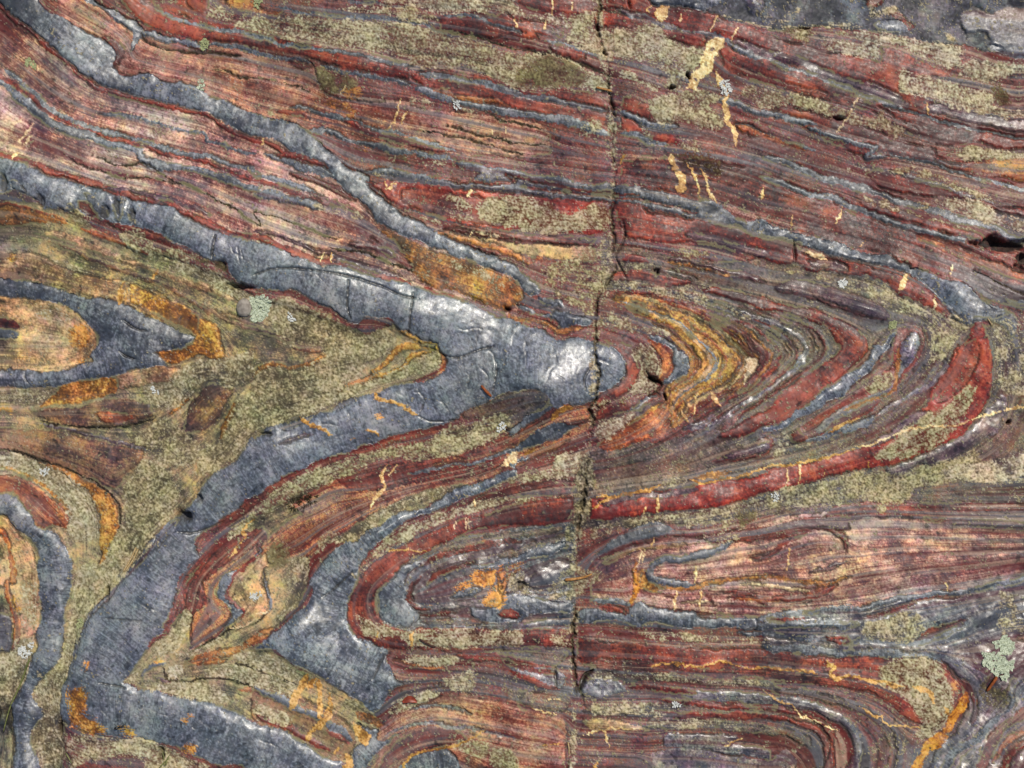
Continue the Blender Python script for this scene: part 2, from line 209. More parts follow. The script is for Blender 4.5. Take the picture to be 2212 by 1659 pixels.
 ('P','bred','red band and bright red lens curving round the right end',"N3 700,1310 800,1290 950,1270 1100,1240 1300,1230 1500,1210 1640,1180 1800,1150 2000,1130 2212,1080 N4 0,1040 200,1030 400,990 600,940 760,900 860,870 1000,780 1200,720 1240,640 1400,500 1430,350 1520,220 1590,100 1640,0 M4 1640,1659 1700,1560 1760,1450 1820,1410 1860,1480 1890,1590 N4 1890,0 1920,150 1930,300 1900,460 1860,560 1760,680 1620,790 1450,880 1270,960 1100,1010 940,1040 760,1080 560,1130 340,1180 200,1220 0,1270 N3 2000,1320 1800,1360 1600,1390 1400,1410 1200,1430 1000,1460 800,1480 690,1480 700,1400"),
 (16,'purple','',"N3 760,1330 1000,1300 1300,1270 1600,1230"),
 ('P','red','',"N4 1640,40 1600,150 1520,260 1440,380 1430,480 1520,480 1640,400 1740,300 1800,150 1800,0 M4 1760,1560 1700,1600"),
 (20,'purple','',"N4 900,860 1100,760 1250,660 1400,560"),
 ('P','maroon','maroon lens above the red hook left of the crack',"N3 0,1220 200,1190 480,1150 560,1200 540,1260 200,1290 0,1310 N2 2000,1330 1800,1370 2000,1270"),
 ('P','pgrey','grey purple strip under the bright red lens',"N4 1050,1090 1160,1110 1240,1060 1300,1030 1480,1030 1640,950 1800,860 1900,780 1980,720 2040,600 2060,480 2000,430 1900,560 1850,620 1780,700 1620,800 1470,890 1300,960 1160,1010 1050,1040"),
 ('P','maroon','',"N4 0,800 100,805 130,860 60,920 0,960 N3 2000,990 1850,1000 1720,1000 1800,950 1950,900 2100,850"),
 (20,'purple','',"N3 1850,960 2050,900 2200,860 N4 60,840"),
 ('P','maroon','rounded maroon fold tip inside the big red bend',"N4 250,770 270,830 340,835 430,800 560,750 660,690 830,620 960,520 1080,400 1180,300 1250,200 1330,120 1370,0 M4 1370,1600 1370,1540 1310,1480 1230,1470 1140,1490 1120,1560 1110,1659 N4 1110,100 1080,200 950,240 840,340 700,430 600,520 450,600 330,700"),
 ('P','pgrey','',"N4 440,720 520,650 640,570 800,480 1000,400 1120,300 1150,150 1180,0 M4 1180,1600 1240,1500 1300,1520 1320,1600 N4 1290,80 1220,200 1100,350 950,480 800,560 640,640 540,720 470,745"),
 (10,'obrown','',"N4 1160,40 1150,150 1130,250 1110,360 1020,440 900,480 800,520 700,570"),
 ('P','red','',"N4 245,760 330,710 340,760 400,790 340,835 270,830"),
 ('P','grey2','silver grey strip following the inside of the big red bend',"N4 0,710 140,680 200,640 270,560 380,500 500,410 640,320 720,240 820,190 900,100 930,0 M4 1000,1620 1060,1560 1120,1500 1110,1580 1060,1659 N4 1020,80 950,160 880,250 780,320 680,430 560,490 420,570 300,630 200,700 130,720 0,740"),
 (12,'pgrey','',"N4 1480,100 1540,180 1480,280 1380,370 1250,430 1100,520 980,590"),
 (15,'grey','',"N4 380,830 520,790 640,740 800,700 950,600"),
 ('P','red','big deep red bend around the orange fold',"M3 1640,1140 1800,1140 2000,1170 2212,1210 M4 160,1250 330,1290 480,1320 600,1380 720,1430 820,1490 880,1570 890,1659 N4 870,80 800,160 720,230 620,310 500,400 400,480 300,560 220,630 100,680 0,700 N3 2100,740 2000,780 1850,800 1760,800 1800,760 1950,680 2100,590 2212,530 N4 130,440 260,340 360,270 460,210 560,160 620,100 660,40 640,0 M4 620,1580 560,1480 440,1420 300,1370 120,1320 0,1310 M3 2100,1290 1950,1240 1800,1200 1660,1170"),
 ('P','red','',"M3 860,1050 900,1000 1000,990 1150,980 1250,1020 1400,1040 1560,1070 1540,1100 1400,1120 1300,1120 1150,1080 1000,1070"),
 ('P','red','',"N3 2000,390 1900,430 1780,500 1650,570 1560,630 1440,690 1400,720 1380,690 1500,660 1600,590 1720,510 1850,430 1940,390"),
 (22,'grey','',"N4 250,230 330,150 400,90"),
 (18,'pgrey','',"N3 1480,720 1620,690 1750,640 1900,560"),
 ('P','purple','glossy purple lens on the right',"M4 130,1130 180,1070 350,1070 560,1110 750,1170 900,1220 1000,1280 1090,1370 1060,1410 960,1390 800,1340 680,1290 560,1250 400,1200 250,1160"),
 (9,'red','',"M4 130,1125 250,1165 400,1210 560,1260 680,1300 800,1350 950,1395 1060,1405"),
 (20,'purple','',"M3 1350,900 1500,930 1700,970 1850,1000 2050,1030 2212,1080"),
 (8,'obrown','',"M3 1340,910 1500,940 1650,970 1800,1010 1950,1030"),
 (12,'pgrey','',"M3 1300,980 1450,1010 1600,1050"),
 ('P','red','',"M3 960,900 1000,850 1100,860 1180,910 1130,920"),
 # ---- orange fold
 ('P','lamor','orange and brown striped fold right of the crack',"M3 870,1230 960,1180 1100,1180 1300,1220 1480,1290 1640,1360 1780,1430 1900,1490 2000,1570 2080,1659 N3 2130,100 2100,200 2040,290 1960,380 1800,430 1600,540 1480,640 1380,720 1340,700 1340,560 1330,470 1310,410 1330,360 1440,300 1540,200 1540,150 1480,60 M3 1420,1600 1400,1560 1330,1480 1200,1420 1050,1350 960,1290"),
 (7,'red','',"M3 880,1200 1050,1175 1200,1180 1350,1225 1500,1275 1640,1340 1800,1410 1950,1490"),
 ('P','ochre','bright orange bar beside the crack',"M3 880,1230 980,1200 1100,1220 1200,1240 1290,1260 1300,1340 1270,1375 1150,1330 980,1290"),
 (7,'grey','',"N3 1740,20 1790,100 1770,200 1720,290 1620,360"),
 ('P','cream','pale cream streak in the orange fold',"N3 2000,130 2060,100 2120,140 2110,210 2050,270 2000,350 2010,260 2030,200"),
 ('P','rust','reddish wedge below the orange fold',"N3 1330,480 1180,560 1080,620 960,720 820,800 760,860 820,900 950,880 1150,820 1350,740 1380,700"),
 (9,'ochre','',"N3 1300,500 1180,560 1080,620 970,710"),
 ('P','red','red rim round the nose of the big grey fold',"M3 780,1560 900,1590 1020,1620 1100,1659 N3 1050,60 1080,140 1110,220 1080,320 1010,400 900,470 760,560 740,480 850,390 950,320 1000,220 990,130 930,50 860,0"),
 ('P','red','',"N3 760,560 900,500 1060,460 1250,420 1290,440 1150,520 1000,560 850,610 740,650"),
 (8,'pgrey','',"N3 1000,560 1120,500 1250,440"),
 ('P','rust','small orange-rimmed red lens beside the orange fold',"M3 1180,1570 1240,1560 1310,1640 N3 1380,80 1400,150 1400,220 1340,320 1270,310 1290,200 1300,130 1230,40"),
 ('P','grey','',"M3 1190,1540 1300,1540 1400,1600 N3 1440,40 1500,100 1540,160 1530,230 1440,290 1330,340 1320,320 1400,230 1410,130 1390,50 1330,10 M3 1310,1620"),
 # ---- small greys above the fold nose
 ('P','grey','',"M3 230,1200 330,1220 460,1250 490,1290 380,1290 240,1230"),
 ('P','grey','wavy grey strip above the grey fold nose',"M3 60,1270 170,1300 280,1350 400,1320 520,1350 640,1380 720,1420 700,1450 580,1450 470,1480 410,1400 330,1370 200,1340 100,1300"),
 (14,'obrown','',"M3 0,1370 150,1400 300,1420 420,1480 480,1500 560,1480 640,1470"),
 # ---- red lens and layers around it
 ('P','bred','long red lens left of the crack',"M2 940,220 1010,240 1130,225 1300,240 1500,260 1700,290 1830,300 2000,320 2212,335 M3 69,340 300,360 560,380 740,400 860,420 860,640 700,680 560,670 300,640 69,640 M2 2150,650 2000,620 1850,610 1700,580 1560,540 1430,490 1250,440 1130,370 1060,310"),
 ('P','red','',"M2 1250,300 1500,300 1700,340 1900,380 2100,400 2200,500 2100,600 1900,590 1600,540 1400,470 1250,400"),
 ('P','red','red layer right of the crack tapering to the right',"M3 920,430 1080,430 1180,480 1250,500 1400,530 1640,570 1800,600 1900,620 2050,660 2212,710 M4 120,710 280,760 380,850 560,870 640,870 780,910 930,940 1000,1000 1140,1010 1240,1080 1330,1130 1420,1200 1480,1250 1530,1310 1500,1330 1400,1290 1250,1240 1130,1170 1040,1080 900,1020 740,1010 560,980 430,990 300,930 0,880 M3 2100,860 1900,800 1600,760 1350,760 1100,730 1020,720 960,640 930,540"),
 (20,'purple','',"M3 1500,700 1700,710 1850,760 2050,810 2212,850 M4 120,870"),
 (20,'purple','',"M4 400,900 600,930 740,960"),
 ('P','maroon','',"M2 1560,640 1750,640 1950,680 2212,700 M3 69,680 300,690 560,700 740,720 700,760 400,760 69,740"),
 ('P','pinktan','',"M2 1700,700 1950,720 2212,760 M3 300,770 560,780 720,800 740,900 560,900 300,880 69,820 M2 2212,860 2050,800 1850,760"),
 (14,'rust','',"M2 1560,660 1800,720 2000,780 2212,860 M3 200,900 300,890"),
 ('P','dgrey','grey layer over the long red lens',"M2 940,150 1250,190 1450,240 1600,265 1900,290 2212,330 M3 0,320 200,340 450,370 640,390 830,400 1000,420 1250,470 1450,520 1640,560 1800,600 1930,600 2050,660 2212,700 M4 120,700 240,740 330,760 480,810 640,860 800,900 960,930 1100,960 1200,990 1290,1060 1400,1120 1480,1220 1540,1290 1600,1390 1700,1440 1870,1420 2000,1470 2080,1560 2120,1480 2120,1380 2000,1310 1850,1250 1740,1150 1680,1080 1560,1060 1440,1020 1280,960 1180,900 1060,850 900,830 760,780 600,720 480,700 280,650 120,600 0,540 M3 2120,550 1960,560 1850,470 1740,410 1530,390 1330,330 1100,290 870,250 640,240 420,190 200,160 0,115 M2 2000,110 1740,60 1700,90 1900,160 1850,230 1500,200 1200,130 1000,130"),
 (8,'maroon','',"M2 1500,200 1900,240 2212,230 M3 0,180 300,240 600,300 860,330 1100,370"), (7,'maroon','',"M3 100,270 400,310 700,350 1000,390 1300,430 1600,500"),
 ('P','grey','pale grey stretch at the right end of the fold limb',"M4 0,560 120,610 280,660 480,710 600,730 760,790 900,840 1060,855 1180,905 1280,960 1440,1020 1560,1065 1680,1085 1760,1160 1840,1250 1960,1320 2060,1350 1960,1400 1800,1380 1680,1390 1600,1340 1540,1260 1470,1190 1400,1110 1290,1050 1200,985 1000,930 800,890 640,850 480,800 330,750 120,690 0,650"),
 ('P','salmon','',"M3 960,30 1300,40 1500,130 1800,200 2100,300 2212,380 M4 0,420 200,460 M3 2212,530 1960,540 1850,460 1740,400 1530,380 1330,320 1100,280 960,250"),
 ('P','maroon','purple-red layer across the right side',"M3 1600,60 1850,90 2212,160 M4 120,250 300,300 500,370 700,420 820,500 1000,560 1300,640 1500,720 1800,850 2000,1000 2212,1150 2212,1300 1900,1250 1740,1140 1560,1050 1280,950 1060,840 760,770 480,690 120,590 0,530 M3 2100,500 1700,400 1300,310 960,250 950,60"),
 (20,'rust','orange laminated streak at the right side',"M4 1300,690 1500,770 1650,840 1800,900 2000,980 2212,1080"),
 # ---- upper right
 ('P','rough','broken dark grey rock along the top right edge',"T4 290,0 420,70 600,105 800,130 960,165 1130,190 1250,260 1450,280 1600,320 1900,320 T5 0,280 300,290 560,330 900,370 1200,420 1500,450 1700,470 1900,530 2212,600 2212,0"),
 ('P','maroon','',"T5 760,130 860,110 980,180 1070,250 1000,290 880,210"), ('P','dgrey','',"T5 1560,120 1700,60 1900,120 2050,60 2212,100 2212,520 2050,560 1950,480 1900,380 1800,300 1650,330 1580,240"), ('P','maroon','',"T5 200,0 420,30 560,70 700,40 640,0"), ('P','grey','',"T5 1880,420 1960,440 2030,490 1980,540 1920,520"), ('P','pgrey','',"T4 1400,20 1520,-10 1600,80 1540,150 1440,140"), ('P','grey','',"T5 600,240 720,210 860,200 980,250 960,320 800,330 640,300"),
 ('P','grey','flat grey slab at the top edge right of the crack',"T4 310,0 420,60 600,95 800,120 960,155 1020,120 1200,40 1300,0"),
 ('P','red','broad polished red band along the top right',"T3 1130,0 1190,80 1400,150 1600,170 1950,160 T4 0,100 200,170 430,250 600,290 760,350 1000,380 1150,430 1300,490 1450,590 1600,640 1800,690 2000,720 2212,770 T5 0,850 200,900 400,980 560,1030 900,1160 1300,1270 1800,1380 2212,1480 2212,1270 2000,1230 1700,1170 1400,1110 1250,1090 1100,1000 900,980 890,900 950,800 1080,830 1200,800 1400,820 1560,810 1450,790 1190,660 980,570 760,490 680,490 680,560 690,670 450,600 0,535 T4 2100,510 1900,470 1700,400 1500,340 1300,290 1100,200 900,165 600,110 420,75 300,30 160,-20"),
 (26,'purple','',"T4 1200,470 1500,560 1800,640 2100,720 T5 0,800 200,850 400,920 600,960 800,1060 1000,1120"),
 (30,'purple','',"T5 1150,1150 1400,1170 1700,1240 2000,1300 2212,1340"),
 (13,'dgrey','thin dark grey seam under the polished red band',"T4 0,110 200,180 420,250 600,310 760,370 900,400 1100,420 1230,500 1400,590 1500,640 1700,700 1900,760 2212,840"),
 (9,'grey','',"T5 0,860 200,910 400,990 560,1040 760,1110 960,1170 1200,1240 1500,1320 1800,1390 2212,1490"),
 ('P','red','',"T3 2050,110 2212,150 T4 100,180 220,220 330,290 250,330 0,290 T3 2040,320 2000,230"),
 ('P','red','',"T4 520,350 760,370 960,430 980,480 940,540 760,520 620,470 530,420"),
 ('P','red','red layer below the thin dark seam at the upper right',"T4 1180,480 1300,570 1450,650 1600,660 1800,740 2000,800 2212,860 T5 200,930 400,1000 430,1040 600,1060 800,1150 1000,1190 1200,1250 1400,1310 1600,1360 1800,1400 2212,1500 2212,1600 1900,1560 1760,1500 1600,1540 1300,1540 1150,1460 980,1400 800,1270 600,1200 400,1130 0,1060 T4 2000,1000 1800,960 1700,910 1500,890 1380,830 1200,760 1140,640"),
 (20,'maroon','',"T4 1350,760 1600,860 1850,950 T5 0,1020 250,1060 500,1120 700,1200 900,1320 1100,1400"),
 ('P','red','red laminated layers below the right lichen strip',"T4 1700,1180 2000,1180 T5 0,1220 120,1270 280,1330 450,1350 560,1380 760,1420 800,1480 950,1500 1100,1560 1300,1600 M4 1500,20 1700,60 1900,20 2212,60 2212,200 1900,150 1700,80 1200,30 900,0"),
 ('P','red','',"T4 80,1070 200,1090 330,1150 370,1200 380,1280 320,1340 90,1240"),
 (18,'grey','',"T4 60,1220 250,1300 450,1370 700,1400"),
 ('P','bred','',"T4 80,1290 250,1360 280,1400 260,1440 80,1400"),
 (15,'grey','',"T4 60,1440 200,1470 350,1530 560,1575"),
 ('P','bred','',"T4 400,1490 550,1470 700,1520 660,1560 450,1540"),
 ('P','red','red slab with grey tip above the lichen field left of the crack',"T3 340,240 400,210 680,190 780,160 830,200 950,190 1040,190 1100,240 1250,260 1440,270 1560,310 1680,390 1650,420 1500,400 1350,390 1400,470 1250,450 1100,430 850,450 640,440 440,370 330,340"),
 (8,'dgrey','',"T3 360,200 600,215 800,260 1000,330 1250,390"),
 ('P','red','',"T3 1490,500 1700,540 1900,570 1890,660 1700,650 1560,600"),
 (8,'dgrey','',"T3 1470,450 1600,480 1750,520 1950,600 2120,640"),
 (5,'moss','',"T3 400,370 700,420 900,480 1100,540 1350,580 1700,660 2000,780 2200,840"),
 ('P','red','deep red layers with two grey stripes left of the crack',"T3 20,830 250,760 600,790 900,860 1060,960 1400,1000 1600,970 1900,1000 2080,1060 2140,1200 2080,1360 1700,1280 1300,1220 1100,1180 900,1140 500,1040 200,960"),
 (14,'dgrey','',"T3 150,800 300,830 500,850 700,890 900,940 1100,1000 1300,1040 1500,1060 1700,1110 1900,1150 2120,1200"),
 (17,'grey','',"T3 50,950 200,1010 400,1060 600,1110 800,1140 1000,1200 1200,1230 1400,1260 1600,1290 1800,1330 2000,1390 2160,1440"),
 (12,'rust','',"T3 250,980 500,1040 800,1080 1000,1120 1080,1150"),
 (14,'grey','',"T4 1050,1080 1250,1100 1450,1180 1700,1240 2000,1290 2212,1340"),
 (9,'grey','',"T4 1300,1320 1560,1420 1900,1540 2212,1600"),
 (14,'rust','',"T4 1280,1340 1500,1430 1800,1530 2100,1620"),
 (13,'dgrey','',"T4 2100,1370 2212,1390 T5 0,1400 200,1460 400,1510 640,1590 M4 900,10 1100,30"),
 (17,'grey','slate stripe crossing the right side of the purple-red layer',"M4 0,20 150,50 320,110 430,140 560,190 740,230 900,290 1060,330 1180,390 1300,430 1500,490 1700,560 1850,590 2000,650 2120,720 2212,760"),
 (14,'grey','',"M4 0,190 150,230 300,290 480,340 680,370 800,430 900,480 1050,530 1200,590 1350,640 1500,690 1700,740"),
 (8,'dgrey','',"M4 980,120 1200,170 1400,225 1600,300 1800,360 2000,430"),
 (7,'grey','',"M4 1100,0 1400,60 1650,140 1800,180 2000,240 2212,320"),
 ('P','red','',"M4 900,150 1050,130 1200,180 1450,270 1700,340 1950,420 2212,500 2212,560 2000,480 1700,370 1500,350 1200,320 1000,250"),
 ('P','red','',"M4 850,390 1100,430 1400,540 1650,620 1850,690 1900,740 1700,700 1500,650 1200,550 900,460"),
 (8,'dgrey','',"M4 2000,1200 2100,1260 M4 2212,1230"),
 (5,'moss','',"M4 1780,990 1950,1080 2100,1160 2212,1210"),
 ('P','rust','',"M4 1850,60 1980,30 2212,20 2212,250 2100,200 1900,170 1720,120"),
 # ---- lower right
 ('P','red','long red band with pale vein at the lower right',"B3 590,580 650,570 900,600 1200,620 1500,640 1800,660 2212,660 B4 200,680 350,720 560,730 800,710 1100,720 1400,720 1500,760 1570,820 1620,900 1700,990 1650,1130 1570,1230 1450,1320 1350,1330 1330,1300 1200,1240 1100,1130 950,1040 780,1000 600,960 300,940 0,940 B3 1800,910 1500,900 1400,830 1150,840 1000,850 850,820 620,780"),
 (28,'maroon','',"B3 700,790 1000,800 1300,820 1600,860 1900,860 2212,850 B4 200,880 500,900 750,950 950,990 1100,1060"),
 (18,'gdirt','',"B3 640,870 1000,890 1400,890 1800,940 2212,960 B4 100,990 400,1040 700,1110 900,1200 1050,1330 1100,1500 1000,1659"),
 ('P','pgrey','',"B3 620,930 800,900 950,930 1000,1000 880,1040 620,1050"),
 (24,'pgrey','purple-grey curved band inside the lower right fold',"B3 1480,1040 1800,1050 2212,1080 B4 300,1110 620,1220 760,1330 800,1500 720,1680"),
 (15,'red','',"B3 1000,960 1300,990 1600,1020"),
 (14,'red','',"B3 1300,1080 1600,1120 1900,1150 2212,1160 B4 250,1180 450,1250 560,1330 600,1500 560,1680"),
 (18,'gdirt','',"B3 650,1160 1000,1170 1400,1150 1800,1190 2212,1190 B4 200,1210 400,1270 500,1360"),
 (18,'red','',"B3 1400,1220 1800,1220 2212,1230 B4 250,1260 400,1300 520,1400 560,1600"),
 (24,'gdirt','',"B3 1150,1270 1500,1290 1900,1300 2212,1340 B4 100,1360 300,1400 420,1500"),
 ('P','pgrey','',"B3 1320,1390 1500,1360 1700,1380 1960,1390 1900,1450 2212,1500 2212,1600 1900,1540 1300,1480"),
 ('P','lilac','pale lilac mottled stone at the bottom edge',"B3 1200,1540 1500,1500 1900,1560 2212,1600 B4 200,1500 300,1600 300,1700 B3 2212,1720 1300,1720"),
 ('P','pinktan','',"B3 640,1250 800,1230 1000,1280 1200,1330 1100,1340 860,1320 700,1320"),
 ('P','gdirt','',"B3 0,980 200,1010 400,1000 500,1060 480,1180 350,1170 200,1130 0,1080"),
 ('P','pgrey','',"B3 0,740 150,740 280,790 400,820 480,900 470,960 330,970 200,900 0,800"),
 (8,'red','',"B3 0,710 150,730 270,780 400,800"),
 (14,'red','',"B3 0,830 150,900 330,960 450,990"),
 ('P','gdirt','',"B3 0,640 200,640 360,660 500,700 440,780 250,760 0,700"),
 (13,'red','',"C2 1100,1230 1300,1240 1500,1280 1650,1320"),
 ('P','salmon','wavy striped red and tan layers at the bottom centre',"B2 1060,1320 1160,1220 1300,1160 1450,1120 1600,1050 1800,1040 2000,1080 2212,1090 B3 100,1150 300,1160 450,1200 480,1350 480,1659 B2 2212,1700 1840,1700 1700,1570 1620,1510 1480,1530 1300,1590 1100,1690 960,1690 1080,1510 1340,1310 1120,1420 1030,1420"),
 (8,'pgrey','',"B2 1300,1170 1500,1140 1700,1160 1850,1200"),
 (8,'pgrey','',"B2 1100,1390 1300,1310 1500,1290 1700,1310 1950,1340 2212,1400"),
 ('P','maroon','',"B2 1250,1420 1400,1340 1600,1320 1750,1350 1800,1420 1600,1480 1450,1510 1200,1600 1050,1659 1000,1640 1150,1510"),
 (14,'maroon','',"C2 480,1190 700,1180 900,1190 1100,1190 1400,1180 1700,1190"),
 (16,'maroon','',"C2 950,1240 1200,1270 1400,1300 1600,1360 1780,1400"),
 (8,'rust','',"C2 380,1280 450,1290 560,1320 700,1340 850,1350"),
 (26,'maroon','',"B4 2212,1120 2060,1260 1900,1460 1760,1690"), (16,'lilac','',"B4 2120,1100 1980,1240 1820,1400 1640,1560 1540,1680"), (20,'grey','',"B4 2000,1180 1800,1390 1600,1530 1460,1680"), (18,'maroon','',"B4 2212,1380 2080,1480 1980,1690"), (12,'rust','',"B4 2190,1290 2050,1420 1920,1600"), (14,'maroon','',"B4 1640,900 1760,1000 1800,1150 1740,1290"), (16,'maroon','',"B4 2150,560 2212,560"), (12,'dgrey','',"B4 2212,880 2100,940 2080,1080 2000,1180"),  # the lilac stripe paints a pale glare streak into the stone colour
 # ---- thin silver strips in the lower right
 (14,'grey','thin silver strip under the pink swirls',"C3 1100,1100 1300,1110 1500,1060 1700,1020 1900,1000 2050,980 2212,970 B4 350,340 540,330 700,310 850,320 1000,280 1150,240 1350,210 1600,190 1800,150 2000,110 2212,60"),
 (16,'grey','',"C3 1100,1100 1300,1130 1500,1130 1700,1110 1950,1100 2212,1130 B4 450,430 600,440 820,450"),
 (12,'grey','',"C3 1250,1190 1500,1200 1700,1230 1950,1270 2212,1290 B4 300,560 450,570 700,590 950,590 1250,600 1400,580 1600,500 1750,420"),
 (9,'red','',"C3 1480,1080 1650,1075 1800,1060"),
 (12,'red','',"B4 540,555 640,550 720,570 650,580 560,575"),
 (18,'grey','',"B4 0,630 300,650 600,690 900,690 1200,690 1400,710 1520,780"),
 (9,'maroon','',"B4 850,400 1000,370 1200,290 1400,240 1700,220"),
 ('P','maroon','',"B4 1280,580 1400,490 1600,430 1750,380 1700,440 1560,500 1400,570"),
 ('P','grey','grey band with bright sheen right of the crack',"B3 590,350 660,310 760,300 830,330 1000,350 1060,260 1250,300 1400,330 1560,330 1640,390 1900,390 2100,400 2100,480 1900,470 1700,470 1450,470 1200,430 1070,460 950,410 800,400 700,440 600,430"),
 (12,'grey','',"B3 700,240 850,250 1030,280"),
 ('P','red','',"B3 770,290 870,280 1000,330 990,350 850,330"),
 ('P','maroon','',"C3 900,390 1200,330 1500,300 1700,240 1900,210 2212,230 2212,330 1900,330 1800,380 1650,400 1500,420 1300,420 1100,440"), (18,'purple','',"C3 1360,580 1450,560 1560,520 1640,440 1700,400"), (12,'purple','',"C3 1850,690 1980,640 2150,600"), (14,'maroon','',"C3 1700,280 1850,300 2050,330 2150,400 2180,520"), (10,'maroon','',"C3 1150,900 1300,880 1500,960"), (10,'maroon','',"C3 600,840 680,880 760,860"), (9,'maroon','',"C3 940,850 1010,900 1060,960"), (7,'cream','',"C3 760,930 900,920 1000,900"), (7,'cream','',"C3 1250,790 1500,790 1650,810 1900,840"), (9,'rust','',"C3 1200,900 1400,910 1600,920 1750,890 1900,830 2050,780"),
 (20,'dgrey','dark grey hook among the pink swirls',"C3 1200,420 1000,510 800,560 600,570 520,640 500,710 560,750 750,770 900,775"),
 ('P','dgrey','',"C3 60,540 120,470 300,340 450,270 600,260 700,320 560,370 350,420 150,500"),
 (10,'obrown','',"C3 420,760 600,800 800,800 1000,780 1200,740 1500,720 1700,740 2000,780 2212,720"),
 ('P','ochre','',"C3 350,660 450,640 500,740 600,800 560,850 420,800 380,900 330,940 370,800"),
 (14,'maroon','',"C3 1350,560 1500,560 1650,440 1800,380"),
 (12,'red','',"C3 1480,920 1700,900 1900,860 2100,800"),
 (10,'red','',"C3 1100,840 1300,860 1450,900"),
 (11,'pinktan','',"C3 100,600 300,520 500,470 700,440 900,430"),
 (9,'red','',"C3 100,560 300,460 560,400"),
]
# ochre stains soaked into the grey bands (rock, cover 0..1, label, outline)
STAINS = [
 ('ochre', .95, 'bright orange rust stain on the grey fold in the lower left corner', "B1 590,980 660,950 750,970 740,1100 740,1200 830,1240 920,1330 850,1380 700,1340 580,1270 600,1150"),
 ('ochre', .9, '', "B1 960,1320 1050,1310 1110,1250 1140,1290 1160,1360 1050,1370"),
 ('ochre', .8, '', "B1 700,800 800,720 780,790 690,840"),
 ('ochre', .85, '', "B1 1510,1460 1560,1430 1700,1470 1640,1520 1550,1500"),
 ('obrown', .9, '', "B1 1660,1170 1620,1240 1540,1280 1560,1240"),
 ('ochre', .8, 'orange-brown crust spots inside the red hook', "C2 900,730 940,650 1050,610 1120,540 1230,500 1280,500 1270,590 1240,650 1150,640 1030,670"),
 ('ochre', .9, '', "C2 1180,810 1200,730 1290,690 1290,610 1320,640 1350,770 1320,820 1240,830"),
 ('ochre', .9, '', "C2 690,760 720,730 770,770 730,820 690,800"),
 ('obrown', .6, '', "C2 1060,300 1200,230 1240,260 1180,310 1080,330"),
 ('obrown', .8, '', "C2 1300,500 1450,470 1560,440 1500,520 1360,570 1330,640"),
 ('ochre', .8, '', "N2 1020,600 1060,575 1110,600 1060,625"),
 ('ochre', .9, '', "M2 1830,1100 1850,1080 1940,1100 1900,1150 1850,1230 1800,1210 1820,1150"),
 ('ochre', .7, '', "M2 1700,900 1800,900 1900,950 1950,1000 1800,990"),
 ('ochre', .7, '', "M2 1400,830 1600,880 1650,940 1500,920"),
 ('obrown', .7, '', "T2 1250,1050 1450,1080 1600,1180 1650,1270 1450,1200 1300,1120"),
 ('obrown', .7, '', "T2 1450,930 1560,930 1700,970 1690,1080 1500,1020"),
 ('obrown', .6, '', "T2 1500,1580 1800,1600 1850,1659 1500,1659"),
 ('obrown', .6, '', "T2 900,1090 1200,1100 1300,1150 1100,1140"),
 ('ochre', .8, '', "M1 70,870 120,840 160,870 120,910"),
 ('ochre', .8, '', "N1 20,560 50,545 75,570 45,590"),
 ('obrown', .6, '', "M4 1900,60 2100,40 2212,60 2212,200 2100,120"),
 ('rust', .7, '', "T2 1000,180 1200,190 1350,230 1200,240 1020,230"),
 ('ochre', .7, '', "B3 1080,80 1170,60 1300,100 1400,120 1250,140 1100,150"),
 ('obrown', .6, '', "B4 1580,890 1640,930 1690,1000 1650,1080 1590,1000"),
 ('ochre', .8, '', "B1 1270,740 1300,720 1390,740 1380,770 1280,775"),
 ('ochre', .8, '', "B1 1440,760 1480,740 1480,775"),
 ('ochre', .9, '', "B1 1890,790 1930,775 1930,805"),
 ('ochre', .8, '', "N1 640,130 740,80 760,110 690,150 600,160"),
 ('ochre', .7, '', "M1 560,1460 720,1450 760,1560 740,1640 620,1659 560,1600"),
 ('ochre', .6, '', "B1 30,200 120,230 160,330 110,400 50,330"),
 ('ochre', .7, '', "M1 250,1000 330,1000 340,1060 260,1060"),
]

